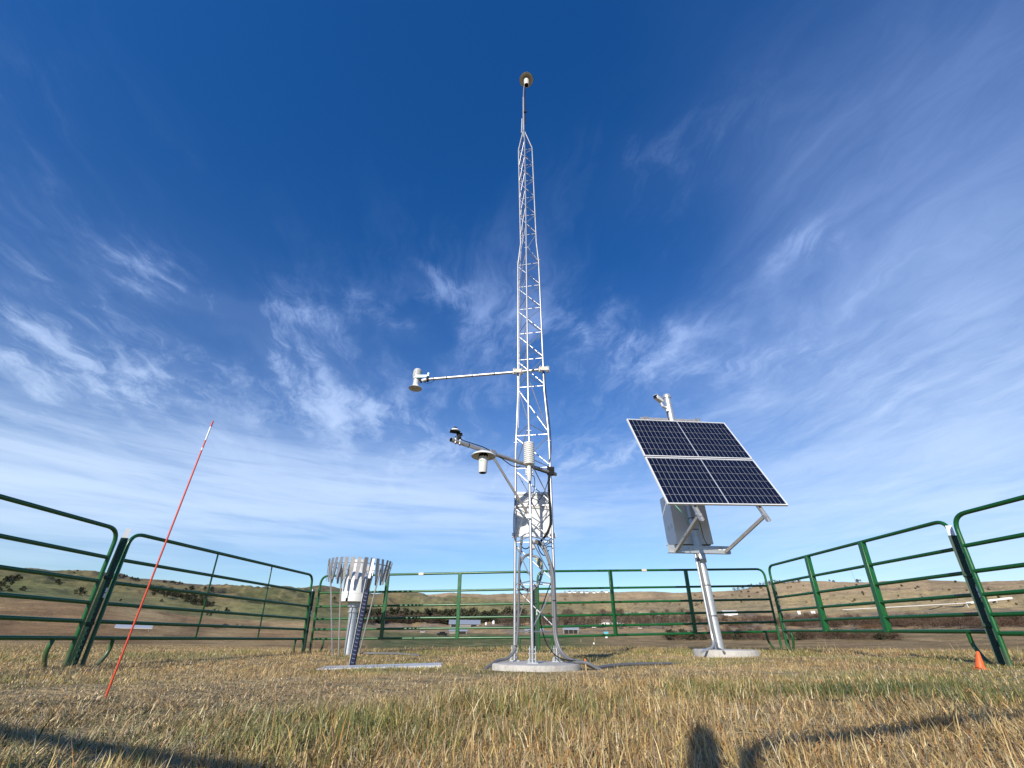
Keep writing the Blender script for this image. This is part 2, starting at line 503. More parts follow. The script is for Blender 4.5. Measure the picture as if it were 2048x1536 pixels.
def land_colour(x, y):
    r = np.hypot(x, y); az = np.arctan2(x, y)
    pxs = np.tan(az) * 835 * 1.1665 + 1024
    n1 = fbm(x / (r * .05 + .6), y / (r * .05 + .6), 5, 41)
    n2 = fbm(x / (r * .16 + 2), y / (r * .16 + 2), 4, 71)
    n3 = fbm(np.log(r) * 24 + 3, az * 30, 4, 91)
    c = lambda *q: np.array(q)[None, :] * np.ones((len(r), 1))
    def mx(a, b, f): return a * (1 - f[:, None]) + b * f[:, None]
    soil = mx(c(.48, .37, .20), c(.33, .25, .135), sstep(n1, .3, .7))
    soil = mx(soil, c(.10, .105, .045), .5 * sstep(fbm(x * .9, y * .9, 3, 5), .5, .75))
    tan = mx(c(.285, .200, .100), c(.185, .122, .062), sstep(n1, .35, .65))
    rust = mx(c(.195, .122, .060), c(.26, .185, .092), sstep(n2, .35, .65))
    rust = mx(rust, c(.105, .062, .036), .6 * sstep(n1, .55, .75))
    olive = mx(c(.092, .096, .040), c(.125, .114, .052), sstep(n2, .35, .65))
    olive = mx(olive, c(.075, .075, .036), .7 * sstep(n1, .5, .75))
    greenf = mx(c(.070, .082, .034), c(.125, .112, .052), sstep(n3, .42, .62))
    brownf = mx(c(.215, .150, .080), c(.155, .112, .056), sstep(n3, .38, .62))
    grey = mx(c(.150, .118, .085), c(.105, .085, .062), sstep(n1, .35, .65))
    fartan = mx(c(.285, .205, .118), c(.190, .140, .082), sstep(n1, .38, .66))
    left = 1 - sstep(pxs, 700, 780)
    right = sstep(pxs, 1120, 1260)
    near = mx(tan, rust, sstep(r, 18, 70) * left)
    near = mx(near, tan, left * sstep(n2, .5, .62) * .8)
    mid_l = mx(rust, tan, sstep(r, 140, 215))
    mid_r = mx(greenf, brownf, right)
    mid = mx(mid_r, mid_l, left)
    flat = mx(mx(brownf, grey, sstep(n3, .45, .6)), olive, left)
    hill_l = mx(olive, c(.21, .150, .075), .55 * sstep(n2, .54, .66))
    hill_l = mx(hill_l, c(.11, .085, .065), .75 * sstep(r + 700 * (n1 - .5), 2150, 2500))
    hill_m = mx(olive, fartan, sstep(r + 900 * (n2 - .5), 2200, 2800))
    hill_r = mx(mx(c(.165, .135, .078), c(.24, .185, .095), sstep(n2, .4, .6)), fartan, sstep(r + 1200 * (n1 - .5), 1900, 3000))
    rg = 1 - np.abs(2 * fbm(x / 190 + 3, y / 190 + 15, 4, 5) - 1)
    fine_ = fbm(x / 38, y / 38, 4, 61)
    gul = sstep(1 - rg, .22, .55)  # gullies darker (plants), ridges paler: colour also stands in for weak relief shading
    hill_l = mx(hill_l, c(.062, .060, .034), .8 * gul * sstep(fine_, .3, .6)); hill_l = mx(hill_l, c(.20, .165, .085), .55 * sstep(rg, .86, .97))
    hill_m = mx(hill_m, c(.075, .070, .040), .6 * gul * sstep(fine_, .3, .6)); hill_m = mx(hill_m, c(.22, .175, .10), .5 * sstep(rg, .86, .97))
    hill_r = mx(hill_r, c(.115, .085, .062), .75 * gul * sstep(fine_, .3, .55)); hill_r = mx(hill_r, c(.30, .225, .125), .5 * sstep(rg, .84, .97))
    lm = 1 - sstep(pxs, 760, 860); rm = sstep(pxs, 1080, 1320)
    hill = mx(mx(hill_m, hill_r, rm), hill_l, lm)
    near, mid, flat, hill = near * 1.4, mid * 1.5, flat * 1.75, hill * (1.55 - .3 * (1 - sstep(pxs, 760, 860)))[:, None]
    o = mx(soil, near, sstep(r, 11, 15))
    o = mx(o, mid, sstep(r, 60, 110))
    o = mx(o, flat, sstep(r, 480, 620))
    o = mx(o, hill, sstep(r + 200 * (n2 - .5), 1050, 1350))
    return o


def build_ground():
    dense = np.linspace(-1.22, 1.22, 1150)
    rest = np.linspace(1.22, 2 * math.pi - 1.22, 130)[1:-1]
    A = np.concatenate([dense, rest]); na = len(A)
    Rr = np.concatenate([np.linspace(.25, 12, 60), np.geomspace(12.4, 6900, 330)]); nr = len(Rr)
    AA, RR = np.meshgrid(A, Rr)
    X, Y = (RR * np.sin(AA)).ravel(), (RR * np.cos(AA)).ravel()
    Z = ground_z(X, Y)
    V = np.concatenate([np.stack([X, Y, Z], 1), [[0, 0, gz(.01, .01)]]])
    i = np.arange(nr - 1)[:, None] * na; j = np.arange(na)[None, :]; jn = (j + 1) % na
    Q = np.stack([i + j, i + na + j, i + na + jn, i + jn], -1).reshape(-1, 4)
    cidx = len(V) - 1
    Tq = np.stack([np.full(na, cidx), np.arange(na), (np.arange(na) + 1) % na], 1)
    me = bpy.data.meshes.new('ground')
    me.vertices.add(len(V)); me.vertices.foreach_set('co', V.ravel())
    me.loops.add(len(Q) * 4 + len(Tq) * 3)
    me.loops.foreach_set('vertex_index', np.concatenate([Q.ravel(), Tq.ravel()]).astype(np.int32))
    me.polygons.add(len(Q) + len(Tq))
    me.polygons.foreach_set('loop_start', np.concatenate([np.arange(len(Q)) * 4, len(Q) * 4 + np.arange(len(Tq)) * 3]).astype(np.int32))
    me.update(calc_edges=True); me.validate()
    me.shade_smooth()
    colr = np.ones((len(V), 4), np.float32)
    colr[:, :3] = land_colour(V[:, 0], V[:, 1])
    ca = me.color_attributes.new('land', 'FLOAT_COLOR', 'POINT'); ca.data.foreach_set('color', colr.ravel())
    mt = bpy.data.materials.new('land'); mt.use_nodes = True
    t = NT(mt.node_tree); b = mt.node_tree.nodes['Principled BSDF']
    at_ = t.new('ShaderNodeAttribute', attribute_name='land')
    pos = t.new('ShaderNodeNewGeometry').outputs['Position']
    n_small = t.noise(pos, 9.0, 6, .7)
    n_far = t.noise(pos, .06, 8, .72)
    n_mid = t.noise(pos, .6, 7, .7)
    f = t.m('MULTIPLY', t.m('MULTIPLY', t.m('MULTIPLY_ADD', n_small, 1.5, .25), t.m('MULTIPLY_ADD', n_far, 1.9, .05)), t.m('MULTIPLY_ADD', n_mid, 1.7, .15))
    vm = t.new('ShaderNodeVectorMath', operation='SCALE'); t.l.new(at_.outputs['Color'], vm.inputs[0]); t.l.new(f, vm.inputs['Scale'])
    t.l.new(vm.outputs[0], b.inputs['Base Color'])
    b.inputs['Roughness'].default_value = 1.0; b.inputs['Specular IOR Level'].default_value = .05
    bm = t.new('ShaderNodeBump'); bm.inputs['Strength'].default_value = .8; bm.inputs['Distance'].default_value = .03
    t.l.new(n_small, bm.inputs['Height'])
    bm2 = t.new('ShaderNodeBump'); bm2.inputs['Strength'].default_value = .7; bm2.inputs['Distance'].default_value = .8
    t.l.new(n_mid, bm2.inputs['Height']); t.l.new(bm.outputs[0], bm2.inputs['Normal'])
    t.l.new(bm2.outputs[0], b.inputs['Normal'])
    me.materials.append(mt)
    o = bpy.data.objects.new('ground', me); COL.objects.link(o); o['kind'] = 'structure'


build_ground()

# ------------------------------------------------------------------ corral panels
RAIL_H = [0, .170, .362, .595, .862, 1.2]


def corral_panel(label, p0, p1, lean0, lean1, uprights=(.34, .66), uw=.075, ud=.05, leg_at=(.26, -.26), hook=.06, stickers=()):
    """p0, p1: ends of the bottom rail; lean: offset of the top over the bottom at each end"""
    p0, p1 = Vector(p0), Vector(p1)
    t = thing('corral_panel', label, 'livestock panel', ((p0 + p1) / 2) - Vector((0, 0, .28)), 'green corral panels fencing the yard')
    L = (p1 - p0).length; d = (p1 - p0) / L
    l0, l1 = Vector((lean0, 0, 1.2)) / 1.2, Vector((lean1, 0, 1.2)) / 1.2

    def pt(s, h): return p0.lerp(p1, s) + l0.lerp(l1, s) * h
    r = .0235
    path = arc_path([pt(0, -.31), pt(0, 1.2), pt(1, 1.2), pt(1, -.31)], .17, 7)
    MB().tube(path, r, 12).build('frame', M_GREEN, t)
    for h in RAIL_H[:-1]:
        MB().tube([pt(.001, h), pt(.25, h), pt(.5, h), pt(.75, h), pt(.999, h)], r * .92, 12).build('rail', M_GREEN, t)
    q = d.cross(Vector((0, 0, 1)))
    for s in uprights:
        MB().bar(pt(s, -.02), pt(s, 1.2), uw, ud, up=q).build('upright', M_GREEN, t, bevel=.006)
    for s in leg_at:
        ss = s / L if s > 0 else 1 + s / L
        sg = 1 if s > 0 else -1
        base = pt(ss, 0)
        MB().tube(spline([base + Vector((0, 0, .005)), base + Vector((0, 0, -.13)) + d * sg * hook * .15, base + Vector((0, 0, -.24)) + d * sg * -hook * .6, base + Vector((0, 0, -.31)) - d * sg * hook * 1.6], 5), r * .92, 10).build('leg', M_GREEN, t)
    for s in stickers:
        a = pt(s, 1.2)
        MB().bar(a - d * .055, a + d * .055, .0515, .049, up=(0, 0, 1)).build('sticker', M_DULL, t)
    return t


corral_panel('green tube panel at far left, from studded post beside orange marker to back corner', (-4.25, 10.1, .165), (-4.96, 5.83, .20), -.11, -.095, (.325, .645), .032, .012, stickers=())
corral_panel('nearest green tube panel at the left edge, cut off by the frame', (-4.97, 5.62, .20), (-5.12, .72, .25), -.09, -.07, (.33, .66), .05, .03)
corral_panel('green back panel behind the slatted wind shield and precipitation gauge', (-4.13, 10.22, .165), (.46, 9.70, .23), -.08, 0, (.325, .668), .072, .055, stickers=(.485,))
corral_panel('green back panel between lattice tower and solar post, partly shaded by the solar panels', (.58, 9.73, .24), (5.60, 10.12, .375), 0, .06, (.312, .645), .072, .055, stickers=(.46,))
corral_panel('green side panel with broad bright uprights, right of solar post', (5.50, 9.72, .38), (5.27, 5.32, .34), .06, .165, (.325, .655), .085, .075)
corral_panel('nearest green tube panel at the right edge, behind the orange cone', (5.08, 5.04, .32), (5.16, .35, .30), .165, .12, (.33, .66), .06, .05)
corral_panel('green tube panel whose rails throw the shadow stripes on the left grass', (-.70, -2.10, .27), (-5.05, -.20, .24), 0, 0)
corral_panel('green tube panel whose rails throw the shadow stripes on the right grass', (-.50, -1.44, .27), (4.15, .20, .29), 0, 0)


def steel_post(label, base, top, tip=.16):
    base, top = Vector(base), Vector(top)
    t = thing('steel_post', label, 'fence post', base, 'studded steel posts at the panel joints')
    tip *= .72
    d = (top - base).normalized()
    brk = top - d * tip
    q = Vector((base.x, base.y, 0)).normalized(); side = d.cross(q).normalized()
    b = MB().bar(base - d * .1, brk, .078, .008, up=q).bar(base - d * .1 + q * .0235, brk + q * .0235, .007, .04, up=q)
    n = int((brk - base).length / .055)
    for i in range(n):
        b.box(base + d * (.05 + i * .055) - q * .008, (.012, .012, .022))
    b.build('shaft', M_POST, t)
    MB().bar(brk + d * .002, top, .056, .010, up=q).bar(brk + d * .002 + q * .0235, top + q * .0235, .009, .04, up=q).build('white_tip', M_WHITEP, t)
    for h in (.45, .95):
        c = base + d * h
        MB().bar(c - side * .045, c + side * .045, .03, .05, up=q).build('clip', M_POST, t)
    for h in (.72, .78):
        MB().bar(base + d * h - q * .014 - side * .03, base + d * (h + .05) - q * .014 - side * .03, .018, .006, up=q).build('wire_tie', M_WHITEP, t)
    return t


steel_post('white tipped studded green post between the two left side panels', (-4.955, 5.72, -.10), (-5.035, 5.72, 1.43))
steel_post('white tipped studded green post between the two right side panels, near the orange cone', (5.105, 5.18, -.05), (5.285, 5.18, 1.44))
steel_post('studded green post at the back left corner of the yard', (-4.24, 10.20, -.15), (-4.32, 10.2, 1.10), .06)
steel_post('studded green post behind the lattice tower at the middle joint of the back fence', (.52, 9.76, -.10), (.52, 9.76, 1.18), .07)
steel_post('studded green post at the back right corner beyond the solar post', (5.60, 9.90, -.02), (5.66, 9.9, 1.30), .02)
steel_post('studded green post at the joint behind the camera that throws the upright shadow', (-.60, -1.47, -.05), (-.60, -1.47, 1.60), .1)


# ------------------------------------------------------------------ concrete pads
def pad(label, c, r, ztop, h, seed):
    rr = random.Random(seed); n = 40
    t = thing('concrete_pad', label, 'concrete pad', (c[0], c[1], ztop - h))
    rad = [r * (1 + .012 * math.sin(3 * a + seed) + rr.uniform(-.014, .014)) for a in [2 * math.pi * i / n for i in range(n)]]
    b = MB(); vs_ = []; fs = []
    rings = [(1.0, -h), (1.0, -.018), (.985, -.004), (.95, 0), (.6, .002), (.25, .003)]
    for k, (f, z) in enumerate(rings):
        for i in range(n):
            a = 2 * math.pi * i / n
            vs_.append((c[0] + rad[i] * f * math.cos(a), c[1] + rad[i] * f * math.sin(a), ztop + z + (rr.uniform(-.010, .006) if k == 1 else 0)))
    for k in range(len(rings) - 1):
        for i in range(n): fs.append((k * n + i, k * n + (i + 1) % n, (k + 1) * n + (i + 1) % n, (k + 1) * n + i))
    fs.append(tuple((len(rings) - 1) * n + i for i in range(n)))
    b.raw(vs_, fs).build('slab', M_CONC, t, angle=50)


pad('round pale concrete pad under the lattice tower', (.25, 4.86), .435, .04, .16, 1)
pad('round concrete pad under the galvanised solar post', (3.36, 7.72), .475, .10, .16, 2)

# ------------------------------------------------------------------ lattice tower
TW = thing('lattice_tower', 'tall triangular aluminium lattice tower carrying weather instruments on a round pad', 'weather tower', (.25, 4.9, .04))
SEC = [  # z, front leg, left leg, right leg
    (.04, (.215, 4.69), (.050, 5.07), (.474, 5.00)), (2.33, (.213, 4.69), (.056, 5.07), (.486, 5.00)), (2.62, (.212, 4.70), (.068, 5.065), (.478, 4.995)),
    (3.16, (.211, 4.725), (.086, 5.05), (.446, 4.985)), (5.68, (.214, 4.73), (.084, 5.05), (.432, 4.985)), (6.15, (.218, 4.765), (.130, 5.02), (.402, 4.97)),
    (9.05, (.214, 4.765), (.094, 5.02), (.378, 4.97)), (9.62, (.206, 4.90), (.190, 4.935), (.222, 4.93))]


def leg_pt(k, z):
    for a, b in zip(SEC, SEC[1:]):
        if a[0] <= z <= b[0]:
            f = (z - a[0]) / (b[0] - a[0])
            return Vector((a[k + 1][0] * (1 - f) + b[k + 1][0] * f, a[k + 1][1] * (1 - f) + b[k + 1][1] * f, z))


for k in range(3):
    rads = [.0162, .0162, .0155, .0148, .0148, .0142, .0142, .012]
    MB().tube([leg_pt(k, s[0]) for s in SEC], rads, 10).build('leg', M_ALU, TW)
    p = leg_pt(k, .04)
    b = MB()
    b.box((p.x, p.y, .046), (.10, .075, .010)).box((p.x - .027, p.y, .115), (.006, .055, .128)).box((p.x + .027, p.y, .115), (.006, .055, .128))
    for zz in (.075, .12, .155): b.tube([(p.x - .038, p.y - .005, zz), (p.x + .036, p.y - .005, zz)], .0055, 6)
    b.tube([(p.x - .04, p.y - .03, .05), (p.x - .04, p.y - .03, .075)], .009, 6)
    b.build('foot_bracket', M_GALV, TW)
BAYS = [.30, .745, 1.183, 1.60, 2.068, 2.516, 3.244, 3.709, 4.184, 4.668, 5.148, 5.654, 6.37, 6.894, 7.411, 7.946, 8.475, 9.03]
lat = MB()
for i, z in enumerate(BAYS):
    for a, b in ((0, 1), (1, 2), (2, 0)):
        lat.tube([leg_pt(a, z), leg_pt(b, z)], .0056, 6, False)
for i, (z0, z1) in enumerate(zip(BAYS, BAYS[1:])):
    r = .0062 if z0 < 6 else .0058
    lat.tube([leg_pt(1, z1 - .03), leg_pt(2, z0 + .03)], r, 6, False)
    if i % 2 == 0 or z0 > 2.6:
        lat.tube([leg_pt(0, z1 - .02), leg_pt(1, z0 + .02)], r, 6, False); lat.tube([leg_pt(2, z1 - .02), leg_pt(0, z0 + .02)], r, 6, False)
    else:
        lat.tube([leg_pt(1, z1 - .02), leg_pt(0, z0 + .02)], r, 6, False); lat.tube([leg_pt(0, z1 - .02), leg_pt(2, z0 + .02)], r, 6, False)
lat.build('bracing', M_ALU, TW)
for k in range(3):
    b = MB()
    for z in (2.42, 5.72):
        p = leg_pt(k, z)
        MB().tube([p - Vector((.028, .01, 0)), p + Vector((.028, -.01, 0))], .007, 6).build('joint_bolt', M_GALV, TW)
MB().tube([(.206, 4.925, 9.35), (.206, 4.925, 10.4), (.208, 4.925, 11.05)], [.024, .022, .022], 10).build('mast', M_ALU, TW)
MB().tube([(.160, 4.93, 9.55), (.172, 4.92, 10.1)], .014, 8).build('mast_clamp', M_GALV, TW)
b = MB()
for z in (2.2, 2.75, 3.9, 4.45, 5.0): pass
lt = thing('lightning_bracket', 'small black fitting on the mast just under the topmost dome', 'bracket', (.24, 4.9, 10.35))
MB().bar((.212, 4.90, 10.36), (.275, 4.89, 10.36), .03, .045).build('fitting', M_BLACK, lt)
MB().tube([(.245, 4.905, 9.9), (.248, 4.905, 10.4), (.243, 4.905, 10.9), (.26, 4.9, 11.5)], .010, 6).build('lead', M_BLACK, lt)


# ------------------------------------------------------------------ instruments on the tower
def dome_sensor(label, c, rim_z, r, can_r, can_h, dark=M_DULL):
    """a shallow white dome over a hanging white can"""
    t = thing('aspirated_shield', label, 'temperature sensor', (c[0], c[1], rim_z - can_h))
    prof = [(r, 0), (r * .985, r * .05), (r * .88, r * .17), (r * .66, r * .29), (r * .4, r * .37), (r * .12, r * .40)]
    MB().lathe(prof, 32, (c[0], c[1], rim_z), closed_bottom=False).build('dome', M_WHITEP, t)
    prof = [(r * .975, .003), (r * .62, r * .24), (r * .15, r * .33)]
    b = MB().lathe(prof, 32, (c[0], c[1], rim_z), closed_bottom=False, closed_top=True)
    b.f = [tuple(reversed(f)) for f in b.f]
    b.build('dome_lining', dark, t)
    b = MB()
    for i in range(10):
        a = 2 * math.pi * i / 10
        b.box((c[0] + can_r * .95 * math.cos(a), c[1] + can_r * .95 * math.sin(a), rim_z + r * .05), (.012, .012, r * .28))
    b.lathe([(can_r * .7, -.02), (can_r * .7, r * .25)], 16, (c[0], c[1], rim_z))
    b.build('vent_ring', M_BLACK, t)
    MB().lathe([(can_r * .92, -can_h), (can_r, -can_h + .01), (can_r * 1.1, -.03), (can_r * 1.06, -.004)], 28, (c[0], c[1], rim_z)).build('canister', M_WHITE, t)
    MB().lathe([(can_r * .80, -can_h - .002), (can_r * .86, -can_h + .006)], 24, (c[0], c[1], rim_z)).build('intake', M_BLACK, t)
    return t


ds = dome_sensor('white dome shielded canister hanging from the slanting lower boom', (-.295, 4.17), 1.880, .128, .043, .178)
b = MB()
for i, (dx, w) in enumerate(((-.020, .010), (-.008, .007), (.002, .010), (.012, .006))):
    a = math.radians(-100) + dx * 18
    b.box((-.295 + .0468 * math.cos(a), 4.17 + .0468 * math.sin(a), 1.822 - .002 * i), (w, .0015, .008), Matrix.Rotation(a + math.pi / 2, 3, 'Z'))
b.build('green_mark', mat('green_print', (.08, .42, .2), .5), ds)
MB().bar((-.295, 4.17, 1.925), (-.325, 4.25, 2.0), .03, .012).build('hanger', M_GALV, ds)
top = dome_sensor('topmost white dome shielded canister on the tip of the mast', (.285, 4.90), 11.86, .168, .058, .27)
MB().tube([(.208, 4.925, 11.0), (.215, 4.93, 11.4), (.24, 4.96, 11.80), (.27, 4.93, 11.93)], .011, 8).build('mount_rod', M_ALU, top)

# lower boom, slanting towards the viewer
LB = thing('sensor_boom', 'lower grey boom slanting out from the tower towards the viewer, with brace', 'boom', (.47, 5.0, 2.0))
A_, T_ = Vector((.56, 5.075, 2.0)), Vector((-.625, 3.985, 1.99))
ax = (T_ - A_).normalized()
MB().tube([A_, T_ - ax * .002], .0225, 14, False).build('pipe', M_STEEL, LB)
MB().lathe([(.0225, 0), (.0165, .0005), (.0165, -.06)], 14, T_, frame_from(ax), closed_top=True, closed_bottom=False).build('pipe_mouth', M_BLACK, LB)
MB().tube([A_.lerp(T_, .655) + Vector((0, -.01, -.02)), (.195, 4.675, 1.40)], .0135, 10).build('brace', M_STEEL, LB)
MB().box((.20, 4.675, 1.385), (.05, .05, .05)).build('brace_clamp', M_GALV, LB)
cl = A_.lerp(T_, .655)
MB().bar(cl - ax * .035, cl + ax * .035, .06, .06).build('boom_clamp', M_STEEL, LB)
b = MB().box((.487, 4.985, 2.0), (.07, .05, .08)).bar((.487, 4.97, 1.96), (.487, 4.97, 2.06), .09, .02, up=(0, 1, 0))
b.build('leg_clamp', M_BLACK, LB)
cb = thing('sensor_cable', 'black cable strapped under the lower boom', 'cable', (0, 4.5, 2.0))
pts = [A_.lerp(T_, f) + Vector((0, -.015, dz)) for f, dz in ((.08, -.03), (.25, -.03), (.36, -.05), (.46, -.075), (.56, -.03), (.62, .0), (.72, .03), (.82, .031), (.9, .031), (.95, .05))]
MB().tube(spline(pts, 5), .0055, 6).build('run', M_BLACK, cb)
for f in (.2, .33, .86):
    p = A_.lerp(T_, f); MB().tube([p - ax * .004, p + ax * .004], .0242, 12).build('cable_tie', M_BLACK, cb)

PYS = .8
PY = thing('pyranometer', 'small dark glass domed radiation sensor above the tip of the lower boom', 'pyranometer', A_.lerp(T_, .945))
p = A_.lerp(T_, .945); q = p + Vector((-.035, -.02, .125))
b = MB().bar(p + Vector((0, 0, .02)), p + Vector((.01, .01, .075)), .05, .022, up=(1, 0, 0)).bar(p + Vector((.012, .012, .07)), q + Vector((.045, .02, -.022)), .06, .02).bar(q + Vector((.05, .02, -.020)), q + Vector((-.052, -.008, -.014)), .075, .007)
for s in (-1, 1): b.box(p + Vector((.025 * s, 0, .05)), (.014, .035, .014))
b.build('mount', M_BLACK, PY)
MB().lathe([(.040, -.008), (.042, 0), (.040, .006), (.026, .012)], 24, q).build('body', M_WHITEP, PY)
MB().lathe([(.024, .010), (.023, .022), (.018, .032), (.009, .038), (.002, .0395)], 20, q).build('glass_dome', M_GLASS, PY, smooth=True)
b = MB()
for s in (-.02, .02): MB().box(p + Vector((s, s * .9, 0)), (.010, .052, .052)).build('u_bolt', M_STEEL, PY)

# upper boom with fan aspirated shield
UB = thing('sensor_boom', 'upper straight boom reaching left from the middle of the tower', 'boom', (.45, 4.96, 3.49))
MB().tube([(.50, 4.945, 3.495), (.09, 5.01, 3.482), (-1.24, 5.20, 3.46)], .0205, 12).build('pipe', M_ALU, UB)
for k, (x, y) in enumerate(((.449, 4.955), (.085, 5.02))):
    b = MB()
    for s in (-1, 1):
        b.box((x + .052 * s, y - .01, 3.487), (.042, .03, .085))
        for z in (-.03, .03): b.tube([(x + .052 * s, y - .055, 3.487 + z), (x + .052 * s, y + .03, 3.487 + z)], .006, 6)
    b.box((x, y - .035, 3.487), (.13, .008, .06))
    b.build('clamp', M_CREAM if k == 5 else M_DULL, UB)
b = MB()
for f in (.3, .62, .9): pass
for f in (.26, .5, .78, .93):
    P_ = Vector((.09, 5.01, 3.482)).lerp(Vector((-1.24, 5.20, 3.46)), f); MB().tube([P_ - Vector((.006, 0, 0)), P_ + Vector((.006, 0, 0))], .022, 12).build('cable_tie', M_BLACK, UB)
TS = thing('fan_shield', 'white ribbed sensor with flared bell mouth at the left end of the upper boom', 'temperature sensor', (-1.40, 5.22, 3.32))
c0 = (-1.40, 5.22, 0)
prof = [(.038, 3.50)]
for i in range(5):
    z = 3.505 + i * .021
    prof += [(.062, z), (.064, z + .013), (.054, z + .0165)]
prof += [(.060, 3.615), (.05, 3.635), (.03, 3.648), (.006, 3.652)]
MB().lathe(prof, 28, c0).build('ribbed_cap', M_SLEEVE, TS, angle=30)
MB().lathe([(.052, 3.475), (.055, 3.48), (.055, 3.50), (.05, 3.504)], 24, c0).build('collar', M_WHITEP, TS)
MB().lathe([(.042, 3.36), (.0415, 3.478)], 24, c0).build('tube', M_SLEEVE, TS)
MB().lathe([(.094, 3.315), (.092, 3.319), (.066, 3.337), (.048, 3.357), (.0425, 3.372)], 32, c0, closed_bottom=False).build('bell', M_WHITEP, TS)
bb = MB().lathe([(.091, 3.3155), (.062, 3.334), (.043, 3.357), (.03, 3.375)], 32, c0, closed_bottom=False)
bb.f = [tuple(reversed(f)) for f in bb.f]; bb.build('bell_lining', M_DULL, TS)
b = MB().bar((-1.40, 5.16, 3.487), (-1.225, 5.175, 3.502), .012, .042, up=(0, 0, 1)).box((-1.228, 5.175, 3.53), (.02, .014, .05))
b.build('bracket', M_PALEB, TS)
b = MB().box((-1.232, 5.19, 3.46), (.03, .06, .07)).box((-1.28, 5.19, 3.435), (.045, .05, .03)).box((-1.335, 5.2, 3.452), (.03, .03, .03)).box((-1.325, 5.2, 3.425), (.022, .04, .03))
b.build('fixing', M_BLACK, TS)
MB().lathe([(.02, -.04), (.024, 0), (.02, .03)], 14, (-1.272, 5.17, 3.432), frame_from((1, 0, .35))).build('connector', M_WHITEP, TS)
MB().tube(spline([(-1.28, 5.17, 3.40), (-1.23, 5.17, 3.375), (-1.17, 5.17, 3.39), (-1.12, 5.18, 3.44)], 6), .0035, 6).build('lead', M_BLACK, TS)

RS = thing('radiation_shield', 'white stacked plate shield mounted on the front leg of the tower', 'radiation shield', (.205, 4.60, 1.78))
prof = []
for i in range(11):
    z = 1.955 + i * .0245
    prof += [(.050, z - .003), (.062, z - .001), (.064, z + .001), (.063, z + .015), (.050, z + .017)]
prof += [(.03, 2.228), (.004, 2.231)]
MB().lathe(prof, 30, (.205, 4.60, 0)).build('plates', M_WHITE, RS, angle=30)
MB().tube([(.205, 4.60, 1.95), (.205, 4.605, 1.88), (.207, 4.63, 1.83), (.208, 4.645, 1.775)], [.022, .024, .028, .020], 14).build('stem', M_WHITEP, RS)
b = MB().box((.208, 4.655, 1.885), (.085, .035, .09))
for s in (-1, 1):
    for z in (1.862, 1.905): b.tube([(.208 + .036 * s, 4.62, z), (.208 + .036 * s, 4.71, z)], .006, 6)
b.build('clamp', M_WHITEP, RS, bevel=.006)

# enclosure on the tower
BX = thing('equipment_box', 'white square equipment enclosure strapped inside the lattice tower', 'equipment box', (.27, 5.2, 1.24))
MB().box((.272, 5.22, 1.512), (.405, .22, .445)).build('body', M_WHITE, BX, bevel=.012)
MB().box((.272, 5.095, 1.512), (.418, .03, .458)).build('lid', M_WHITE, BX, bevel=.008)
MB().box((.272, 5.092, 1.600), (.420, .034, .012)).build('lid_seam', M_DULL, BX)
for z, w_ in ((1.757, .43), (1.265, .47)):
    MB().box((.27, 5.085, z), (w_, .035, .032)).build('mount_rail', M_GALV if z > 1.5 else M_WHITEP, BX)
b = MB()
for s in (-1, 1): MB().box((.27 + .245 * s, 5.08, 1.265), (.020, .045, .048)).build('rail_end', M_WHITEP, BX)
MB().box((.255, 5.10, 1.17), (.05, .08, .10)).build('cable_gland', M_STEEL, BX)
GL = thing('cable_junction', 'small grey junction hanging under the white tower box', 'junction', (.235, 5.1, 1.04))
MB().tube([(.235, 5.09, 1.19), (.233, 5.09, 1.05)], [.018, .024], 10).build('body', M_DULL, GL)


def conduit(label, pts, r, m=M_CONDUIT, name='conduit', n=8, ties=()):
    t = thing(name, label, 'conduit' if name == 'conduit' else 'cable', pts[0])
    sp_ = spline(pts, 7)
    MB().tube(sp_, r, n).build('hose' if name == 'conduit' else 'wire', m, t)
    for f in ties:
        i = int(f * (len(sp_) - 2)); MB().tube([sp_[i], sp_[i] + (sp_[i + 1] - sp_[i]).normalized() * .008], r * 1.25, n).build('cable_tie', M_BLACK, t)
    return t


conduit('grey conduit from tower box down the left leg, leaving the pad leftwards', [(.13, 5.06, 1.24), (.115, 5.02, 1.12), (.098, 4.99, .9), (.092, 4.98, .6), (.082, 4.97, .3), (.05, 4.95, .14), (-.03, 4.90, .07), (-.12, 4.82, .055), (-.22, 4.66, .0)], .014, ties=(.35, .6))
conduit('innermost grey conduit curving from the box to the right leg', [(.26, 5.05, 1.18), (.33, 4.99, 1.15), (.40, 4.96, 1.03), (.445, 4.95, .85), (.448, 4.95, .55), (.45, 4.94, .30), (.49, 4.90, .14), (.57, 4.82, .07), (.67, 4.78, .058), (.80, 4.75, .01)], .0145, ties=(.3, .5))
conduit('outer grey conduit running down the right leg and across the pad', [(.29, 5.02, 1.20), (.37, 4.95, 1.14), (.43, 4.93, .98), (.462, 4.92, .80), (.462, 4.92, .5), (.468, 4.91, .26), (.52, 4.86, .12), (.62, 4.76, .058), (.72, 4.70, .05), (.84, 4.68, .0)], .0145, ties=(.42,))
conduit('grey conduit loop tied between the tower legs', [(.245, 5.06, 1.06), (.16, 5.03, 1.03), (.105, 5.02, .93), (.10, 5.02, .80), (.15, 5.0, .70), (.23, 4.99, .685), (.30, 4.99, .74), (.345, 4.99, .85), (.345, 5.0, .96), (.30, 5.02, 1.02), (.25, 5.03, 1.035)], .0135, ties=(.45, .7))
b = thing('cable_coil', 'cream and green coil of spare wire hanging on the conduit loop', 'wire coil', (.32, 4.97, .96))
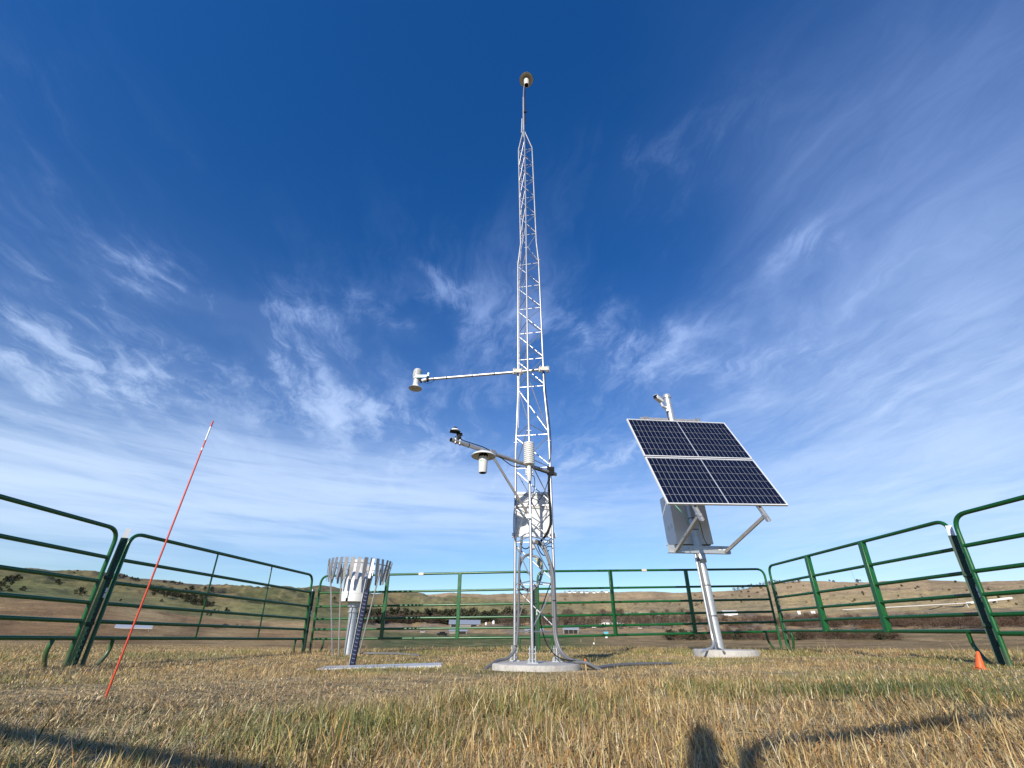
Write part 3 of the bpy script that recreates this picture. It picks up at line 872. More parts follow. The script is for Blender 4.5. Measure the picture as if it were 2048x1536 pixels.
for i in range(5): MB().tube(spline([(.27 + i * .004, 4.965, 1.0), (.30, 4.955 - i * .006, .965 - i * .008), (.335, 4.96, .93 - i * .004), (.325 - i * .004, 4.965, .975), (.28, 4.965, 1.005)], 6), .007, 6).build('wire', M_CREAM if i % 2 == 0 else M_GREENCABLE, b)
conduit('thick black cable bundle down the right leg into the top of the box', [(.50, 4.99, 2.02), (.462, 4.97, 1.93), (.455, 4.965, 1.7), (.462, 4.965, 1.5), (.455, 4.97, 1.36), (.40, 5.0, 1.25), (.34, 5.05, 1.19)], .013, M_BLACK, 'cable', ties=(.3, .55))
conduit('thin black cable looping below the stacked plate shield', [(.225, 4.63, 1.84), (.262, 4.64, 1.82), (.268, 4.66, 1.72), (.245, 4.70, 1.62), (.235, 4.75, 1.55), (.29, 4.9, 1.57), (.40, 4.96, 1.75), (.455, 4.96, 1.9)], .0045, M_BLACK, 'cable')
conduit('thin black wire dropping diagonally to the pad at the right', [(.46, 4.95, .80), (.39, 4.96, .65), (.33, 4.97, .50), (.315, 4.98, .40), (.36, 4.94, .22), (.44, 4.88, .11), (.53, 4.8, .07), (.72, 4.7, .06)], .0055, M_BLACK, 'cable')
conduit('black cable sagging under the white tower box at left', [(.11, 5.06, 1.16), (.15, 5.04, 1.115), (.20, 5.04, 1.12), (.235, 5.05, 1.17)], .006, M_BLACK, 'cable')
conduit('second black cable sagging under the white tower box', [(.30, 5.04, 1.18), (.335, 5.03, 1.08), (.38, 5.02, 1.04), (.43, 4.99, 1.09)], .006, M_BLACK, 'cable')
for i in range(3):
    conduit(['upper', 'middle', 'lower'][i] + ' thin black cable fanning from box to right leg', [(.33 + .02 * i, 5.03, 1.19 - i * .01), (.39, 5.0, 1.16 - i * .02), (.43, 4.98, 1.19 - i * .03), (.47, 4.96, 1.22 - i * .05)], .005, M_BLACK, 'cable')
conduit('thin grey cable strapped along the left leg beside the box', [(.065, 5.03, 1.72), (.035, 5.03, 1.5), (.034, 5.03, 1.3), (.075, 5.03, 1.1)], .004, M_BLACK, 'cable')
conduit('thin cable strapped to the outside of the right leg high on the tower', [(.47, 4.98, 2.1), (.505, 4.985, 2.3), (.50, 4.98, 2.65), (.462, 4.975, 3.2), (.458, 4.97, 3.46)], .005, M_BLACK, 'cable', ties=(.3, .6))
conduit('long thin cable down the left side of the upper lattice', [(.115, 5.0, 9.0), (.155, 4.93, 8.2), (.135, 4.95, 7.3), (.165, 4.93, 6.4), (.12, 4.98, 5.6), (.10, 5.0, 4.6), (.105, 5.0, 3.5), (.09, 5.0, 2.6)], .005, M_ALU, 'cable')
z0 = gz(1.2, 5.0)
conduit('grey conduit lying on the grass right of the tower pad', [(.82, 4.74, .01), (1.0, 4.95, z0 + .02), (1.3, 5.25, z0 + .02), (1.62, 5.5, z0 + .012), (2.2, 6.2, gz(2.2, 6.2) - .01)], .015)
conduit('grey conduit lying on the grass right of the gauge base', [(-2.62, 8.8, -.03), (-2.3, 8.75, gz(-2.3, 8.75) + .03), (-1.95, 8.6, gz(-1.95, 8.6) + .03), (-1.5, 8.3, gz(-1.5, 8.3) + .01)], .018)
MK = thing('marker_stake', 'little orange topped wooden stake at the right edge of the tower pad', 'stake', (.70, 4.70, -.04))
MB().bar((.715, 4.70, -.06), (.71, 4.70, .065), .012, .009, up=(0, 1, 0)).build('wood', M_WOOD, MK)
MB().bar((.71, 4.70, .066), (.709, 4.70, .082), .012, .009, up=(0, 1, 0)).build('painted_top', M_CONE, MK)

# ------------------------------------------------------------------ solar array
BL_, BR_, TL_, TR_ = Vector((2.463, 6.568, 2.055)), Vector((4.542, 6.856, 2.126)), Vector((2.334, 7.438, 3.954)), Vector((4.413, 7.726, 4.025))
e1 = (BR_ - BL_).normalized(); e2 = (TL_ - BL_); e2 = (e2 - e1 * e2.dot(e1)).normalized(); nn = e1.cross(e2).normalized()
if nn.y > 0: nn = -nn
SM = Matrix((e1, e2, nn)).transposed()


def sp(u, v, w=0): return BL_ + e1 * u + e2 * v + nn * w


PLW, PLH = 2.10, 1.035


def solar_panel(label, v0):
    t = thing('solar_module', label, 'solar module', sp(PLW / 2, v0, -.02), 'stacked solar panels on the post')
    w, fr = .035, .013
    b = MB()
    for (u0, u1, a, c) in ((0, PLW, 0, fr), (0, PLW, PLH - fr, PLH), (0, fr, fr, PLH - fr), (PLW - fr, PLW, fr, PLH - fr)):
        b.box(sp((u0 + u1) / 2, v0 + (a + c) / 2, -w / 2), (u1 - u0, c - a, w), SM)
    b.build('frame', M_WHITEP, t)
    MB().box(sp(PLW / 2, v0 + PLH / 2, -.012), (PLW - 2 * fr - .002, PLH - 2 * fr - .002, .012), SM).build('backsheet', M_BACK, t)
    b = MB(); mg = .010; gap = .0026
    iw, ih = PLW - 2 * fr - 2 * mg, PLH - 2 * fr - 2 * mg
    cw, ch = (iw - .016) / 24, ih / 6
    for i in range(24):
        u = fr + mg + i * cw + (.016 if i >= 12 else 0)
        for j in range(6):
            v = v0 + fr + mg + j * ch
            q = [(u + gap, v + gap), (u + cw - gap, v + gap), (u + cw - gap, v + ch - gap), (u + gap, v + ch - gap)]
            b.raw([sp(a, c, -.004) for a, c in q], [(0, 1, 2, 3)])
    b.build('cells', M_CELL, t, smooth=False)
    return t


solar_panel('lower solar panel of the two on the post', 0.0)
solar_panel('upper solar panel of the two, under the security camera', PLH + .028)

SPX, SPY = 3.30, 7.76
SPO = thing('solar_post', 'thick galvanised post on a concrete pad holding the solar panels', 'post', (SPX, SPY, .1))
MB().tube([(SPX, SPY, .1), (SPX, SPY, 4.62)], .072, 24).build('pipe', M_GALV, SPO)
MB().lathe([(.080, 4.60), (.086, 4.605), (.086, 4.66), (.07, 4.695), (.03, 4.715), (.004, 4.72)], 24, (SPX, SPY, 0)).build('cap', M_GALV, SPO)
b = MB()
for z in (.55, 1.0, 1.38, 1.9, 2.1): MB().lathe([(.0735, z), (.0735, z + .014)], 24, (SPX, SPY, 0)).build('strap', M_BLACK, SPO)
MB().lathe([(.086, 1.37), (.090, 1.375), (.090, 1.50), (.086, 1.505)], 24, (SPX, SPY, 0)).build('sleeve', M_GALV, SPO)
# cross arm: a channel with slots
ca0, ca1 = Vector((2.72, 7.63, 1.565)), Vector((3.83, 7.71, 1.565))
dx = (ca1 - ca0).normalized(); qy = Vector((-dx.y, dx.x, 0))
b = MB().bar(ca0, ca1, .006, .115).bar(ca0 + qy * .035 + Vector((0, 0, .060)), ca1 + qy * .035 + Vector((0, 0, .060)), .07, .005).bar(ca0 + qy * .035 - Vector((0, 0, .060)), ca1 + qy * .035 - Vector((0, 0, .060)), .07, .005)
b.build('cross_arm', M_GALV, SPO)
b = MB()
for f, wd in ((.13, .05), (.2, .07), (.36, .03), (.46, .05), (.58, .03), (.83, .05), (.91, .07)):
    c = ca0.lerp(ca1, f) - qy * .0042; b.bar(c - dx * wd / 2, c + dx * wd / 2, .002, .016)
b.build('slots', M_WHITEP, SPO)
for u, f in ((.47, .115), (1.60, .915)):
    MB().bar(sp(u, -.27, -.075), sp(u, 2.28, -.075), .055, .006, up=nn).build('rail', M_ALU, SPO)
    MB().bar(sp(u - .03, -.27, -.058), sp(u - .03, 2.28, -.058), .005, .04, up=nn).build('rail_flange', M_ALU, SPO)
    MB().bar(sp(u + .03, -.27, -.058), sp(u + .03, 2.28, -.058), .005, .04, up=nn).build('rail_flange', M_ALU, SPO)
    c = ca0.lerp(ca1, f) + qy * -.03
    MB().bar(c + Vector((0, 0, -.03)), sp(u + .0, -.17, -.055), .05, .045, up=(0, -.5, 1)).build('strut', M_STEEL, SPO)
    b = MB().tube([sp(u - .05, -.15, -.06), sp(u + .05, -.15, -.06)], .011, 8)
    b.build('pivot_bolt', M_GALV, SPO)
for v in (2.25, .55):
    MB().bar(sp(.36, v, -.115), sp(1.66, v, -.115), .06, .055, up=nn).build('cross_channel', M_STEEL, SPO)
MB().bar((SPX, SPY, 3.86), sp(.95, 2.05, -.13), .08, .08).build('top_bracket', M_GALV, SPO)
for s in (0, 1):
    pth = [(SPX - .10 + .028 * s, SPY - .055 - .03 * s, z) for z in (1.5, 1.2, .8, .45, .3)]
    pth += [(SPX - .12 + .05 * s, SPY - .10, .18), (SPX - .20 + .09 * s, SPY - .2, .125), (SPX - .34 + .2 * s, SPY - .36, .105), (SPX - .5 + .35 * s, SPY - .5, .07)]
    MB().tube(spline(pth, 5), .017, 8).build('conduit', M_CONDUIT if s else M_GALV, SPO)
conduit('thin black cable hanging beside the solar post in front of the big enclosure', [(SPX + .08, SPY - .05, 2.3), (SPX + .10, SPY - .06, 1.95), (SPX + .11, SPY - .06, 1.75), (SPX + .16, SPY - .06, 1.62)], .006, M_BLACK, 'cable')
conduit('pale green ground wire sagging below the solar panels', [sp(.12, .02, -.03), sp(.25, -.10, -.12), (2.98, 7.3, 2.0), (3.1, 7.5, 1.95), (3.25, 7.66, 1.98)], .006, mat('green_wire', (.15, .42, .25), .5), 'cable')
b = MB()

EN = thing('battery_enclosure', 'large pale grey vented enclosure mounted on the back of the solar post', 'equipment box', (3.36, 8.1, 1.70))
MB().box((3.32, 8.17, 2.17), (.64, .50, .93)).build('body', mat('enclosure_paint', (.76, .77, .76), .4, var=.05, scale=10), EN, bevel=.01)
MB().box((3.32, 7.905, 2.17), (.655, .03, .955)).build('door', mat('enclosure_door', (.74, .75, .74), .4, var=.05, scale=10), EN, bevel=.006)
b = MB()
for z in (2.47, 2.0):
    for k in range(3):
        for y in (8.03, 8.2): b.box((2.9985, y, z + .03 * k), (.004, .06, .010))
b.build('vents', M_STEEL, EN)
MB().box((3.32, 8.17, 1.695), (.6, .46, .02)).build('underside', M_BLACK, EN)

SCM = thing('security_camera', 'small white security camera with black face clamped near the top of the solar post', 'camera', (3.22, 7.68, 4.36))
f0, f1 = Vector((2.945, 7.46, 4.475)), Vector((3.115, 7.60, 4.435))
dv = (f0 - f1).normalized()
MB().bar(f1, f0, .085, .085).build('body', M_WHITEP, SCM, bevel=.014)
MB().bar(f0 + dv * .001, f0 + dv * .022, .082, .080).build('face', M_GLASS, SCM, bevel=.012)
MB().bar(f1 + Vector((0, 0, .047)), f0 + dv * .006 + Vector((0, 0, .047)), .092, .006).build('hood', M_WHITEP, SCM)
MB().tube([f1.lerp(f0, .25) - Vector((0, 0, .04)), f1.lerp(f0, .1) - Vector((0, 0, .10)), (3.20, 7.685, 4.33)], [.022, .026, .028], 12).build('arm', M_WHITEP, SCM)
MB().box((3.235, 7.70, 4.32), (.07, .05, .12)).build('base', M_WHITEP, SCM, bevel=.01)
MB().tube(spline([(3.215, 7.67, 4.26), (3.20, 7.66, 4.15), (3.215, 7.68, 4.02)], 5), .008, 6).build('lead', M_BLACK, SCM)

# ------------------------------------------------------------------ precipitation gauge with slatted wind shield
GX, GY = -2.92, 8.80
GA = thing('precipitation_gauge', 'white cylindrical precipitation gauge on a galvanised pedestal inside the slatted ring', 'rain gauge', (GX + .06, GY, -.1))
MB().tube([(GX + .065, GY, -.12), (GX + .02, GY, .60)], .072, 20).build('pedestal', M_GALV, GA)
MB().lathe([(.092, .60), (.092, .625), (.080, .630), (.080, .69), (.118, .695), (.118, .772)], 24, (GX + .015, GY, 0)).build('neck', M_GALV, GA)
MB().lathe([(.245, .772), (.250, .775), (.250, 1.14), (.235, 1.18), (.135, 1.30), (.125, 1.33), (.125, 1.50), (.118, 1.50), (.115, 1.40)], 40, (GX, GY, 0), closed_top=True).build('cylinder', mat('gauge_shell', (.70, .71, .69), .4, .1, var=.05, scale=8), GA)
MB().lathe([(.2515, .90), (.2515, .905)], 40, (GX, GY, 0)).build('seam', M_DULL, GA)
MB().box((GX - .06, GY - .253, .80), (.022, .012, .05)).build('latch', M_BLACK, GA)
GP = thing('concrete_pad', 'small pale concrete pad under the precipitation gauge', 'concrete pad', (GX + .05, GY, -.2))
MB().box((GX + .03, GY, -.125), (.62, .5, .09)).build('slab', M_CONC, GP, bevel=.01)

WS = thing('wind_shield', 'ring of hanging metal slats on thin legs around the precipitation gauge', 'wind shield', (GX, GY, -.1))
RINGR, RZ = .575, 1.385
ringp = [(GX + RINGR * math.cos(2 * math.pi * i / 48), GY + RINGR * math.sin(2 * math.pi * i / 48), RZ) for i in range(49)]
MB().tube(ringp, .009, 8, False).build('ring', M_STEEL, WS)
wr = random.Random(5)
for i in range(32):
    a = 2 * math.pi * (i + .35) / 32
    ca, sa = math.cos(a), math.sin(a)
    if abs(a - math.radians(277)) < .05: pass
    yaw = a + math.pi / 2 + wr.uniform(-.16, .16)
    tilt = wr.uniform(-.10, .20)
    M_ = Matrix.Rotation(yaw, 3, 'Z') @ Matrix.Rotation(tilt, 3, 'X')
    c = Vector((GX + RINGR * ca, GY + RINGR * sa, RZ))
    L = .37
    q = [(-.036, .095), (.036, .095), (.036, -.10), (.020, -L + .09), (-.020, -L + .09), (-.036, -.10)]
    vs_ = [c + M_ @ Vector((x_, y_ * .0 - .011, z_)) for x_, z_ in q for y_ in (0,)] + [c + M_ @ Vector((x_, -.0135, z_)) for x_, z_ in q]
    fs = [(0, 1, 2, 3, 4, 5), (11, 10, 9, 8, 7, 6)] + [(k, k + 6, (k + 1) % 6 + 6, (k + 1) % 6) for k in range(6)]
    MB().raw(vs_, fs).build('slat', M_SLAT, WS, smooth=False)
for (bx, by, tx, ty) in ((-.16, -.10, -.44, -.385), (-.02, -.2, -.17, -.56), (.27, -.08, .50, -.30), (.05, .25, .1, .575)):
    MB().tube([(GX + bx, GY + by, -.12), (GX + tx, GY + ty, RZ)], .0135, 10).build('leg', M_ALU if tx != -.17 else M_STEEL, WS)
    MB().box((GX + bx, GY + by, -.075), (.08, .06, .012)).build('foot', M_GALV, WS)

# snow stake and board
SK = thing('snow_stake', 'dark blue perforated stake with white cap standing in front of the gauge', 'measuring stake', (-1.80, 5.75, -.08))
sb, st_ = Vector((-1.802, 5.76, -.12)), Vector((-1.775, 5.76, .735))
MB().bar(sb, st_, .060, .034, up=(0, 1, 0)).build('post', M_NAVY, SK, bevel=.004)
b = MB()
n = 19
for i in range(n):
    p_ = sb.lerp(st_, (i + 2.6) / (n + 2.6))
    b.box(p_ + Vector((.004, -.0182, 0)), (.030, .002, .009)).box(p_ + Vector((-.012, -.0182, .008)), (.008, .002, .017))
b.build('marks', mat('mark_blue', (.055, .085, .17), .5), SK)
MB().bar(sb + Vector((-.033, -.004, 0)), st_ + Vector((-.033, -.004, .12)), .005, .03, up=(0, 1, 0)).build('edge_strip', M_STEEL, SK)
MB().bar(st_ + Vector((0, .002, .002)), st_ + Vector((.012, .002, .20)), .036, .02, up=(0, 1, 0)).build('upper_bar', M_BLACK, SK)
MB().bar(st_ + Vector((.005, -.012, .13)), st_ + Vector((.024, -.012, .36)), .030, .006, up=(0, 1, 0)).build('white_cap', M_WHITEP, SK)
SBD = thing('snow_board', 'flat white board lying in the grass at the foot of the blue stake', 'board', (-1.45, 5.6, -.05))
Mr = Matrix.Rotation(math.radians(8), 3, 'Z') @ Matrix.Rotation(math.radians(-1.5), 3, 'Y')
MB().box((-1.385, 5.50, -.040), (1.27, .46, .026), Mr).build('panel', M_BOARD, SBD, bevel=.004)

# orange marker rod
OB, OT = Vector((-2.06, 2.66, -.08)), Vector((-2.10, 2.66, 1.545))
OM = thing('marker_rod', 'tall thin orange driveway marker rod with white bands, left in front', 'marker rod', OB)
def om(f): return OB.lerp(OT, f)
MB().tube([om(0), om(.865)], .0049, 10).build('rod', M_ORANGE, OM)
MB().tube([om(.865), om(.875)], .0051, 10).build('white_band', M_WHITEP, OM)
MB().tube([om(.875), om(.91)], .0049, 10).build('red_sleeve', M_ORANGE, OM)
MB().tube([om(.91), om(.972)], .0051, 10).build('white_band', M_WHITEP, OM)
MB().tube([om(.972), om(.992), om(1.0)], [.0053, .0053, .004], 10).build('red_tip', M_RED, OM)

# cone
cz = gz(4.3, 4.6)
CN = thing('traffic_cone', 'small orange traffic cone in the grass at the foot of the right fence', 'traffic cone', (4.31, 4.6, cz))
MB().box((4.31, 4.6, cz + .006), (.095, .095, .012)).build('base', M_CONE, CN, bevel=.004)
MB().lathe([(.036, .008), (.035, .018), (.012, .145), (.009, .151), (.005, .152)], 24, (4.31, 4.6, cz), frame_from((.36, 0, 1))).build('body', M_CONE, CN)


# ------------------------------------------------------------------ grass
def build_grass():
    N = 330000
    rmin, rmax, k = .85, 13.8, .70
    u = NR.random(N)
    r = (rmin ** k + u * (rmax ** k - rmin ** k)) ** (1 / k)
    a = NR.uniform(-1.17, 1.17, N)
    # the slope outside the left fence
    N1, N2 = N, 60000
    r = np.concatenate([r, 13 * (42 / 13) ** NR.random(N2)]); a = np.concatenate([a, NR.uniform(-1.17, -.22, N2)]); N = N1 + N2
    # two thirds of the blades grow out of tufts, the rest between them
    NTU = 9000
    tr_ = (rmin ** k + NR.random(NTU) * (rmax ** k - rmin ** k)) ** (1 / k); ta = NR.uniform(-1.17, 1.17, NTU)
    ti = NR.integers(0, NTU, N)
    intuft = NR.random(N) < .66
    intuft[N1:] = False
    ox, oy = NR.normal(0, 1, N), NR.normal(0, 1, N)
    spread = (.016 + .0075 * tr_ * NR.uniform(.6, 1.5, NTU))[ti]
    th = NR.uniform(.45, 1.5, NTU)[ti]; tg = NR.normal(0, .16, NTU)[ti]
    tone = NR.uniform(.72, 1.18, NTU)[ti]
    x = np.where(intuft, tr_[ti] * np.sin(ta[ti]) + ox * spread, r * np.sin(a))
    y = np.where(intuft, tr_[ti] * np.cos(ta[ti]) + oy * spread, r * np.cos(a))
    r = np.hypot(x, y)
    green = fbm(x * .8 + 2, y * .8 + 9, 4, 33)
    hgt = fbm(x * 1.3 + 7, y * 1.3, 4, 55)
    mat_ = fbm(x * .7 + 17, y * .7 + 3, 3, 77)

    def spot(cx, cy, rx, ry): return np.exp(-(((x - cx) / rx) ** 2 + ((y - cy) / ry) ** 2))
    g = sstep(green, .48, .66) * .62
    g = np.maximum(g, .98 * spot(1.80, 2.66, .75, .32)); g = np.maximum(g, .9 * spot(2.5, 2.95, .7, .28))
    g = np.maximum(g, .85 * spot(-.72, 1.78, .65, .40)); g = np.maximum(g, .55 * spot(.0, 2.2, .5, .45)); g = np.maximum(g, .6 * spot(-3.9, 3.6, 1.4, .5))
    g = np.maximum(g, .5 * spot(5, 4.7, .6, .7)); g = np.maximum(g, .5 * spot(1.8, 9.6, .9, .8))
    g = np.clip(g + np.where(intuft, tg, -.08) * (g > .12), 0, 1)
    low = np.clip(spot(-2.1, 2.35, 1.3, .6) * .75 + spot(-1.6, 1.72, .8, .3) * .7 + spot(-1.0, 3.3, 1.2, .7) * .6 + spot(2.1, 4.2, 1.3, .5) * .8 + .5 * sstep(mat_, .55, .7), 0, 1)
    H = (.034 + .062 * hgt) * (1 - .36 * low) * (1 + .7 * g * (r < 3.4)) * NR.uniform(.5, 1.35, N)
    H *= np.where(intuft, .62 + .55 * th, .72)
    H *= .80 * (1 - .34 * sstep(r, 2.1, 3.4)) * (1 + .75 * sstep(r, 8.5, 10.5))
    tall = NR.random(N) < .006
    H = np.where(tall, H * 2.1, H)
    # keep pads, board and feet clear
    keep = (np.hypot(x - .25, y - 4.86) > .41) & (np.hypot(x - 3.36, y - 7.72) > .445) & ~((np.abs(x + 1.43) < .66) & (np.abs(y - 5.53) < .15)) & ~((np.abs(x - GX) < .3) & (np.abs(y - GY) < .25))
    x, y, r, g, H, low, tall, intuft, ox, oy, tone = (q[keep] for q in (x, y, r, g, H, low, tall, intuft, ox, oy, tone)); N = len(x)
    z = ground_z(x, y) - .004
    head = np.where(intuft, np.arctan2(oy, ox) + NR.normal(0, .7, N), NR.uniform(0, 2 * math.pi, N))
    flat = np.clip(NR.normal(.86, .40, N) + .45 * low - .3 * g, .05, 1.5)
    flat = np.where(NR.random(N) < .26, NR.uniform(1.1, 1.75, N), flat)
    flat = np.where(tall, NR.uniform(.1, .5, N), flat)
    w = NR.uniform(.0007, .00165, N) * (1 + .17 * r) * np.where(tall, .6, 1)
    side = np.stack([-np.sin(head), np.cos(head), np.zeros(N)], 1)
    tw = NR.uniform(-.9, .9, N)
    side = side * np.cos(tw)[:, None] + np.stack([np.cos(head), np.sin(head), np.zeros(N)], 1) * np.sin(tw)[:, None]
    fw = np.stack([np.cos(head), np.sin(head), np.zeros(N)], 1)
    P0 = np.stack([x, y, z], 1)
    pts = [P0]; ang = flat * .35
    bend = NR.normal(0, .35, N)
    for s in range(3):
        fw = np.stack([np.cos(head + bend * s), np.sin(head + bend * s), np.zeros(N)], 1)
        step = (H / 3)[:, None] * (fw * np.sin(ang)[:, None] + np.array([0, 0, 1.0]) * np.cos(ang)[:, None])
        pts.append(pts[-1] + step); ang = ang + flat * NR.uniform(.25, .75, N)
    V = np.zeros((N, 7, 3), np.float32)
    for i, wk in enumerate((1.0, .9, .62)):
        V[:, 2 * i] = pts[i] - side * (w * wk)[:, None]; V[:, 2 * i + 1] = pts[i] + side * (w * wk)[:, None]
    V[:, 6] = pts[3]
    base = (np.arange(N) * 7)[:, None]
    loops = np.concatenate([base + np.array([[0, 1, 3, 2]]), base + np.array([[2, 3, 5, 4]]), base + np.array([[4, 5, 6]])], 1)
    starts = (np.arange(N) * 11)[:, None] + np.array([[0, 4, 8]])
    # colour of each blade
    straw = np.array([[.55, .39, .165], [.44, .295, .120], [.64, .50, .25], [.36, .25, .115], [.49, .385, .19], [.40, .215, .085], [.30, .225, .14], [.24, .165, .09], [.46, .40, .27]])
    grn = np.array([[.17, .19, .055], [.24, .235, .07], [.11, .145, .045], [.30, .27, .09]])
    c = straw[NR.integers(0, len(straw), N)] * NR.uniform(.72, 1.2, N)[:, None]
    deep = np.array([[.055, .10, .035]])
    gc = grn[NR.integers(0, len(grn), N)] * NR.uniform(.7, 1.25, N)[:, None]
    dk = np.clip(np.exp(-(((x - 2.1) / 1.0) ** 2 + ((y - 2.75) / .4) ** 2)), 0, 1)[:, None]
    gc = gc * (1 - .75 * dk) + deep * .75 * dk
    isg = NR.random(N) < g
    c = np.where(isg[:, None], gc, c)
    c = c * np.where(intuft, tone, .95)[:, None] * np.array([[1.26, 1.23, 1.13]])
    c = c * (1 - .45 * (low * (NR.random(N) < .7))[:, None]) + np.array([[.46, .385, .265]]) * .45 * (low * (NR.random(N) < .7))[:, None]
    me = bpy.data.meshes.new('grass')
    me.vertices.add(N * 7); me.vertices.foreach_set('co', V.ravel())
    me.loops.add(N * 11); me.loops.foreach_set('vertex_index', loops.ravel().astype(np.int32))
    me.polygons.add(N * 3); me.polygons.foreach_set('loop_start', starts.ravel().astype(np.int32))
    me.update(calc_edges=True)
    me.shade_smooth()
    cc = np.ones((N, 7, 4), np.float32); cc[:, :, :3] = c[:, None, :]
    ca = me.color_attributes.new('blade', 'FLOAT_COLOR', 'POINT'); ca.data.foreach_set('color', cc.ravel())
    mt = bpy.data.materials.new('grass_blade'); mt.use_nodes = True
    t = NT(mt.node_tree); mt.node_tree.nodes.clear()
    at_ = t.new('ShaderNodeAttribute', attribute_name='blade')
    d = t.new('ShaderNodeBsdfDiffuse'); tr = t.new('ShaderNodeBsdfTranslucent'); gl = t.new('ShaderNodeBsdfGlossy')
    gl.inputs['Roughness'].default_value = .45
    t.l.new(at_.outputs['Color'], d.inputs[0]); t.l.new(at_.outputs['Color'], tr.inputs[0])
    m1 = t.new('ShaderNodeMixShader'); m1.inputs[0].default_value = .28; t.l.new(d.outputs[0], m1.inputs[1]); t.l.new(tr.outputs[0], m1.inputs[2])
    m2 = t.new('ShaderNodeMixShader'); m2.inputs[0].default_value = .05; t.l.new(m1.outputs[0], m2.inputs[1]); t.l.new(gl.outputs[0], m2.inputs[2])
    o = t.new('ShaderNodeOutputMaterial'); t.l.new(m2.outputs[0], o.inputs[0])
    me.materials.append(mt)
    ob = bpy.data.objects.new('grass', me); COL.objects.link(ob); ob['kind'] = 'stuff'
    ob['label'] = 'dry tan meadow grass with greener clumps covering the yard'


build_grass()


# ------------------------------------------------------------------ trees and bushes of the valley
def leaf_mat(name, col, var=.35):
    mt = bpy.data.materials.new(name); mt.use_nodes = True
    t = NT(mt.node_tree); b = mt.node_tree.nodes['Principled BSDF']
    n = t.noise(t.new('ShaderNodeNewGeometry').outputs['Position'], .5, 3, .6)
    vm = t.new('ShaderNodeVectorMath', operation='SCALE'); vm.inputs[0].default_value = col
    t.l.new(t.m('MULTIPLY_ADD', n, 2 * var, 1 - var), vm.inputs['Scale']); t.l.new(vm.outputs[0], b.inputs['Base Color'])
    b.inputs['Roughness'].default_value = .9; b.inputs['Specular IOR Level'].default_value = .1
    return mt


L_CEDAR = leaf_mat('cedar_foliage', (.058, .060, .036))
L_BARE = leaf_mat('bare_twigs', (.125, .095, .070))
L_BRUSH = leaf_mat('dry_brush', (.110, .072, .050))
L_RUST = leaf_mat('rusty_brush', (.150, .085, .045))
M_BARK = leaf_mat('bark', (.085, .065, .05))


def crown_mesh(name, seed, w, h, clumps, leaves, size, trunk_h, conical, mleaf, spiky=0.0):
    """unit-height plant: leaf clumps through the crown's volume, tapered trunk and limbs"""
    rr = np.random.default_rng(seed)
    b = MB()
    top = 1.0
    b.tube([(0, 0, -.06), (0.01, 0, trunk_h), (.0, .01, .75)], [.028, .022, .006], 5)
    cs = []
    for i in range(clumps):
        f = rr.random() ** .8
        zc = trunk_h + (top - trunk_h) * f * .92
        rad = w * ((1 - f) if conical else math.sqrt(max(.05, 1 - (2 * f - .85) ** 2))) * rr.uniform(.25, .95)
        a = rr.uniform(0, 6.28)
        c = np.array([rad * math.cos(a), rad * math.sin(a), zc]); cs.append(c)
        b.tube([(0, 0, max(trunk_h * .6, zc - .25)), tuple(c)], [.010, .003], 4, False)
    nf = len(b.f)
    for c in cs:
        cr = rr.uniform(.55, 1.2) * w * .36
        for k in range(leaves):
            p = c + rr.normal(0, 1, 3) * np.array([cr, cr, cr * .8]) * .6
            p[2] = min(max(p[2], .02), 1.02)
            if spiky:
                d = (p - np.array([0, 0, trunk_h * .8])); d /= np.linalg.norm(d) + 1e-6
                d = d + rr.normal(0, .35, 3); s = np.cross(d, rr.normal(0, 1, 3)); s /= np.linalg.norm(s) + 1e-6
                q = [p - s * size * .10, p + s * size * .10, p + d * size * spiky]
                b.raw(q, [(0, 1, 2)])
            else:
                d = rr.normal(0, 1, 3); d /= np.linalg.norm(d); s = np.cross(d, rr.normal(0, 1, 3)); s /= np.linalg.norm(s) + 1e-6
                b.raw([p - s * size, p + d * size * .8, p + s * size, p - d * size * .8], [(0, 1, 2, 3)])
    me = bpy.data.meshes.new(name); me.from_pydata(b.v, [], b.f)
    me.materials.append(M_BARK); me.materials.append(mleaf)
    mi = np.ones(len(b.f), np.int32); mi[:nf] = 0
    me.polygons.foreach_set('material_index', mi); me.update()
    return me


CEDAR = [crown_mesh('cedar', s, .30, 1, 26, 16, .055, .08, True, L_CEDAR) for s in (1, 2)]
BUSH = [crown_mesh('cedar_bush', s, .55, 1, 24, 16, .075, .05, False, L_CEDAR) for s in (3, 4)]
BARE = [crown_mesh('bare_tree', s, .42, 1, 30, 16, .10, .22, False, L_BARE, 1.2) for s in (5, 6, 7)]
SCRUB = [crown_mesh('scrub', s, .7, 1, 30, 20, .12, .03, False, L_BRUSH, 1.1) for s in (8, 9)]
RUSTY = [crown_mesh('rusty_scrub', s, .7, 1, 22, 14, .12, .03, False, L_RUST, 1.1) for s in (10,)]
_used = {}


def plant(name, meshes, px, py, hpx, label, cat, group, wide=1.0, loc=None):
    P_, r = (land_point(px, py) if loc is None else loc)
    d = ray(px, py); scale = hpx / F * (P_ - Vector((0, 0, EYE))).dot(_D)
    o = bpy.data.objects.new(name, RNG.choice(meshes)); COL.objects.link(o)
    o.location = P_ - Vector((0, 0, scale * .03))
    o.scale = (scale * wide * RNG.uniform(.85, 1.15), scale * wide * RNG.uniform(.85, 1.15), scale)
    o.rotation_euler = (0, 0, RNG.uniform(0, 6.28))
    tag(o, label, cat, group)
    return o


R_ = RNG
